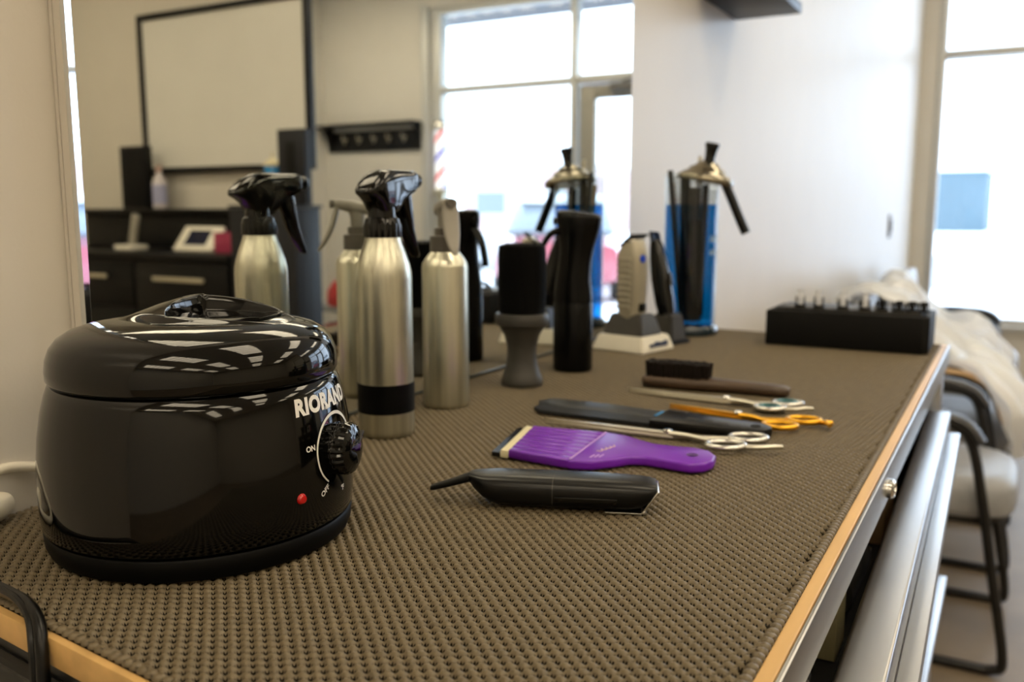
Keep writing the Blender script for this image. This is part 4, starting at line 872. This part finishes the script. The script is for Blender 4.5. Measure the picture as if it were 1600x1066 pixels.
obj('grille', box(-0.10, 0.10, -0.056, -0.0505, 0.02, 0.35, 0.002), black_matte, t)
t = thing('speaker_box', 'slim charcoal upright box on the end cabinet at the right end of the pale panel', 'speaker', (2.505, 3.33, 1.1665))
obj('cabinet', box(-0.085, 0.085, -0.05, 0.0, 0, 0.36, 0.004), dark_lam2, t)
obj('grille', box(-0.03, 0.03, -0.056, -0.0505, 0.06, 0.30, 0.002), black_matte, t)
t = thing('tonic_bottle', 'small bottle with pale and blue label beside the slim black box on the ledge', 'bottle', (3.90, 3.655, 1.1505))
obj('bottle', lathe([(0.0001, 0), (0.04, 0), (0.042, 0.004), (0.042, 0.16), (0.02, 0.19), (0.016, 0.215)], 24), M('lotion_grey', (206, 200, 204), 0.3), t)
obj('label', lathe([(0.0422, 0.03), (0.0426, 0.03), (0.0426, 0.14), (0.0422, 0.14)], 24, False), M('pale_label', (170, 172, 206), 0.5), t)
obj('cap', lathe([(0.0165, 0.2152), (0.0165, 0.255), (0.0001, 0.256)], 20), M('cap_rose', (190, 160, 150), 0.4), t)
t = thing('blue_jar', 'blue disinfectant jar with pale lid on the end cabinet, seen in the mirror', 'jar', (2.65, 3.31, 1.1665))
obj('glass', lathe([(0.0001, 0), (0.04, 0), (0.045, 0.004), (0.045, 0.185), (0.042, 0.19)], 28), M('blue_jar_glass', (36, 120, 180), 0.15), t)
obj('lid', lathe([(0.046, 0.1905), (0.046, 0.2), (0.02, 0.225), (0.008, 0.23), (0.010, 0.255), (0.0001, 0.256)], 28), M('jar_lid_cream', (216, 206, 170), 0.35), t)
# coat rack
t = thing('coat_rack', 'black coat rack with moulded top shelf and five pale hooks on the far wall', 'coat rack', (0, 0, 0))
obj('back_board', box(3.69, 4.62, YF - 0.022, YF - 0.001, 1.63, 1.80, 0.003), black_soft, t)
obj('top_shelf', box(3.692, 4.70, YF - 0.13, YF - 0.001, 1.83, 1.855, 0.003), black_soft, t)
sec = [(0.0, 1.63), (0.022, 1.63), (0.03, 1.68), (0.05, 1.75), (0.085, 1.80), (0.125, 1.828), (0.0, 1.828)]
def bracket(x0, x1):
    n = len(sec); V = [(x0, YF - 0.0015 - y, z) for y, z in sec] + [(x1, YF - 0.0015 - y, z) for y, z in sec]
    return V, [tuple(range(n)), tuple(range(2 * n - 1, n - 1, -1))] + [(i, (i + 1) % n, n + (i + 1) % n, n + i) for i in range(n)]
obj('bracket', bracket(4.621, 4.66), black_soft, t, False)
obj('bracket', bracket(3.701, 3.719), black_soft, t, False)
for k in range(5):
    x = 4.47 - k * 0.155
    obj('hook', join(mv(lathe([(0.014, 0), (0.014, 0.004), (0.0001, 0.005)], 14), x, YF - 0.022, 1.735, rx=PI / 2), tube(catmull([(x, YF - 0.024, 1.74), (x, YF - 0.055, 1.725), (x, YF - 0.065, 1.745), (x, YF - 0.062, 1.765)], 4), 0.007, 8), tube(catmull([(x, YF - 0.024, 1.725), (x, YF - 0.04, 1.70), (x, YF - 0.05, 1.71)], 4), 0.006, 8)), handle_m, t)
# barber pole
t = thing('barber_pole', 'red white and blue striped barber pole hung beside the window', 'barber pole', (3.45, YF - 0.10, 1.22))
pv, pf = [], []
n, mz = 48, 60
obj('core', lathe([(0.0001, 0.09), (0.044, 0.09), (0.044, 0.545), (0.0001, 0.545)], 40), pole_white, t, angle=30)
for mat, ph in ((pole_red, 0.0), (pole_blue, PI)):
    V = []; Fc = []
    for k in range(mz + 1):
        z = 0.092 + 0.451 * k / mz; a0 = -ph - 2 * PI * 1.5 * k / mz
        for q in range(5): a = a0 + q * 0.22; V.append((0.0446 * math.cos(a), 0.0446 * math.sin(a), z))
    for k in range(mz):
        for q in range(4): b = k * 5 + q; Fc.append((b, b + 1, b + 6, b + 5))
    obj('stripe', (V, Fc), mat, t)
obj('glass_tube', lathe([(0.055, 0.09), (0.055, 0.545)], 40, False), jar_glass, t)
obj('bottom_cap', lathe([(0.0001, 0.0), (0.018, 0.002), (0.028, 0.02), (0.022, 0.04), (0.058, 0.06), (0.060, 0.09), (0.0001, 0.0905)], 40), M('pole_cap_cream', (214, 208, 180), 0.3), t)
obj('top_cap', lathe([(0.060, 0.545), (0.060, 0.575), (0.050, 0.60), (0.03, 0.625), (0.0001, 0.635)], 40), chrome, t)
obj('wall_arm', join(tube([(0.0, 0.04, 0.075), (0.10, 0.095, 0.075), (0.13, 0.0985, 0.075)], 0.010, 8), tube([(0.0, 0.04, 0.56), (0.10, 0.095, 0.56), (0.13, 0.0985, 0.56)], 0.010, 8)), chrome, t)
# shapes by the far chairs in the mirror: red bags on a rack by the side wall
t = thing('side_table', 'low grey two level side table by the far wall, seen in the mirror', 'table', (3.42, 4.78, 0))
obj('table_top', box(-0.35, 0.25, -0.25, 0.25, 0.47, 0.50, 0.004), M('grey_laminate', (120, 116, 108), 0.5), t)
obj('shelf', box(-0.33, 0.23, -0.23, 0.23, 0.27, 0.29, 0.003), M('grey_laminate'), t)
for sx in (-0.31, 0.21):
    for sy in (-1, 1): obj('leg', tube([(sx, sy * 0.21, 0), (sx, sy * 0.21, 0.4695)], 0.015, 8), chair_frame_m, t)
tag(obj('red_bag', loft([sring(3.36, 4.66, z, a, b, 24, 3) for z, a, b in [(0.501, 0.10, 0.07), (0.52, 0.12, 0.08), (0.60, 0.12, 0.07), (0.66, 0.09, 0.03), (0.68, 0.05, 0.02)]]), red_m), 'red bag standing on top of the low grey side table', 'bag')
tag(obj('red_towel', loft([sring(3.36, 4.66, z, a, b, 24, 4) for z, a, b in [(0.2905, 0.12, 0.09), (0.30, 0.13, 0.10), (0.37, 0.13, 0.10), (0.385, 0.11, 0.08)]]), M('red_towel_cloth', (150, 20, 22), 0.9, bump=0.2, bscale=80)), 'dark red folded towel on the lower shelf of the side table', 'towel')
# ================================================================== outside
struct(obj('ground_snow', box(-120, 160, YF + 0.2, 220, -0.25, -0.12), snow_m, smooth=False))
struct(obj('ground_road', box(-120, 160, 16, 27, -0.119, -0.09), asphalt, smooth=False))
struct(obj('ground_walk', box(-20, 30, YF + 0.15, 8.2, -0.119, -0.02), M('snowy_concrete', (206, 208, 212), 0.85, var=0.08, scale=2), smooth=False))
struct(obj('trim_canopy', box(-1.0, 6.0, YF + 0.16, 7.35, 2.86, 3.05), M('canopy_dark', (90, 92, 98), 0.6), smooth=False))
def building(name, label, x0, x1, y0, y1, h, mat, nw, wz0, wz1, roofm):
    t = thing(name, label, 'building', (0, 0, -0.119))
    obj('wall', box(x0, x1, y0, y1, 0, h), mat, t, False)
    obj('roof', box(x0 - 0.2, x1 + 0.2, y0 - 0.2, y1 + 0.2, h + 0.001, h + 0.25), roofm, t, False)
    for k in range(nw):
        c = x0 + (x1 - x0) * (k + 0.5) / nw; hw = (x1 - x0) / nw * 0.28 if nw > 1 else 1.0
        f = obj('window', box(c - hw, c + hw, y0 - 0.08, y0 - 0.001, wz0, wz1), alu_m, t, False)
        obj('pane', box(c - hw + 0.1, c + hw - 0.1, y0 - 0.1, y0 - 0.081, wz0 + 0.1, wz1 - 0.1), bld_glass, f, False)
building('building', 'blue clad building across the snow, seen through the right hand window', -14, -1.1, 60, 72, 3.55, bld_blue, 1, 1.0, 2.2, snow_m)
building('building', 'low pale building with white roof far across the street', 3, 16, 75, 85, 3.0, bld_white, 4, 0.8, 2.0, snow_m)
building('building', 'faded red building across the street, seen in the mirror', 20.5, 28, 45, 55, 3.6, bld_pink, 2, 1.0, 2.4, bld_white)
def car(name, label, x, y, rz, mat, roofm):
    t = thing(name, label, 'car', (x, y, -0.119), rz=rz)
    low = [(-2.15, 0.45, 0.30, 0.80), (-2.0, 0.28, 0.42, 0.86), (-1.2, 0.25, 0.62, 0.90), (0, 0.25, 0.66, 0.90), (1.2, 0.25, 0.64, 0.90), (1.95, 0.28, 0.52, 0.86), (2.15, 0.42, 0.36, 0.80)]
    obj('body', loft([xring(a, 0, (z0 + z0 + h_) / 2 + 0.03, w_, h_ / 2 + 0.05, 24, 4) for a, z0, h_, w_ in low]), mat, t, angle=50)
    cab = [(-1.35, 0.90, 0.08, 0.76), (-0.85, 0.90, 0.50, 0.70), (-0.2, 0.90, 0.58, 0.68), (0.6, 0.90, 0.54, 0.68), (1.35, 0.90, 0.10, 0.74)]
    obj('window_band', loft([xring(a, 0, z0 + h_ / 2, w_, h_ / 2, 24, 4) for a, z0, h_, w_ in cab]), bld_glass, t, angle=50)
    obj('roof', loft([xring(a, 0, 1.445 + dz, w_, 0.035, 20, 3) for a, dz, w_ in [(-0.95, -0.05, 0.6), (-0.2, 0.02, 0.66), (0.6, -0.02, 0.64), (0.85, -0.07, 0.6)]]), roofm, t)
    for sx in (-1.3, 1.3):
        for sy in (-0.82, 0.82):
            wv = obj('wheel', mv(lathe([(0.16, -0.1), (0.31, -0.1), (0.33, -0.06), (0.33, 0.06), (0.31, 0.1), (0.16, 0.1)], 28), sx, sy, 0.33, rx=PI / 2), tire_m, t)
            obj('hub', mv(lathe([(0.155, -0.09), (0.155, 0.09)], 20), sx, sy, 0.33, rx=PI / 2), chrome, wv)
    obj('headlight', join(box(2.02, 2.12, -0.7, -0.45, 0.62, 0.74, 0.02), box(2.02, 2.12, 0.45, 0.7, 0.62, 0.74, 0.02)), guard_clear, t)
car('car', 'red car with a snow covered roof parked outside, seen in the mirror', 5.6, 12.6, math.radians(66), car_red, snow_m)
car('car', 'white car parked outside beyond the red one, seen in the mirror', 10.5, 15.0, math.radians(20), car_white, snow_m)
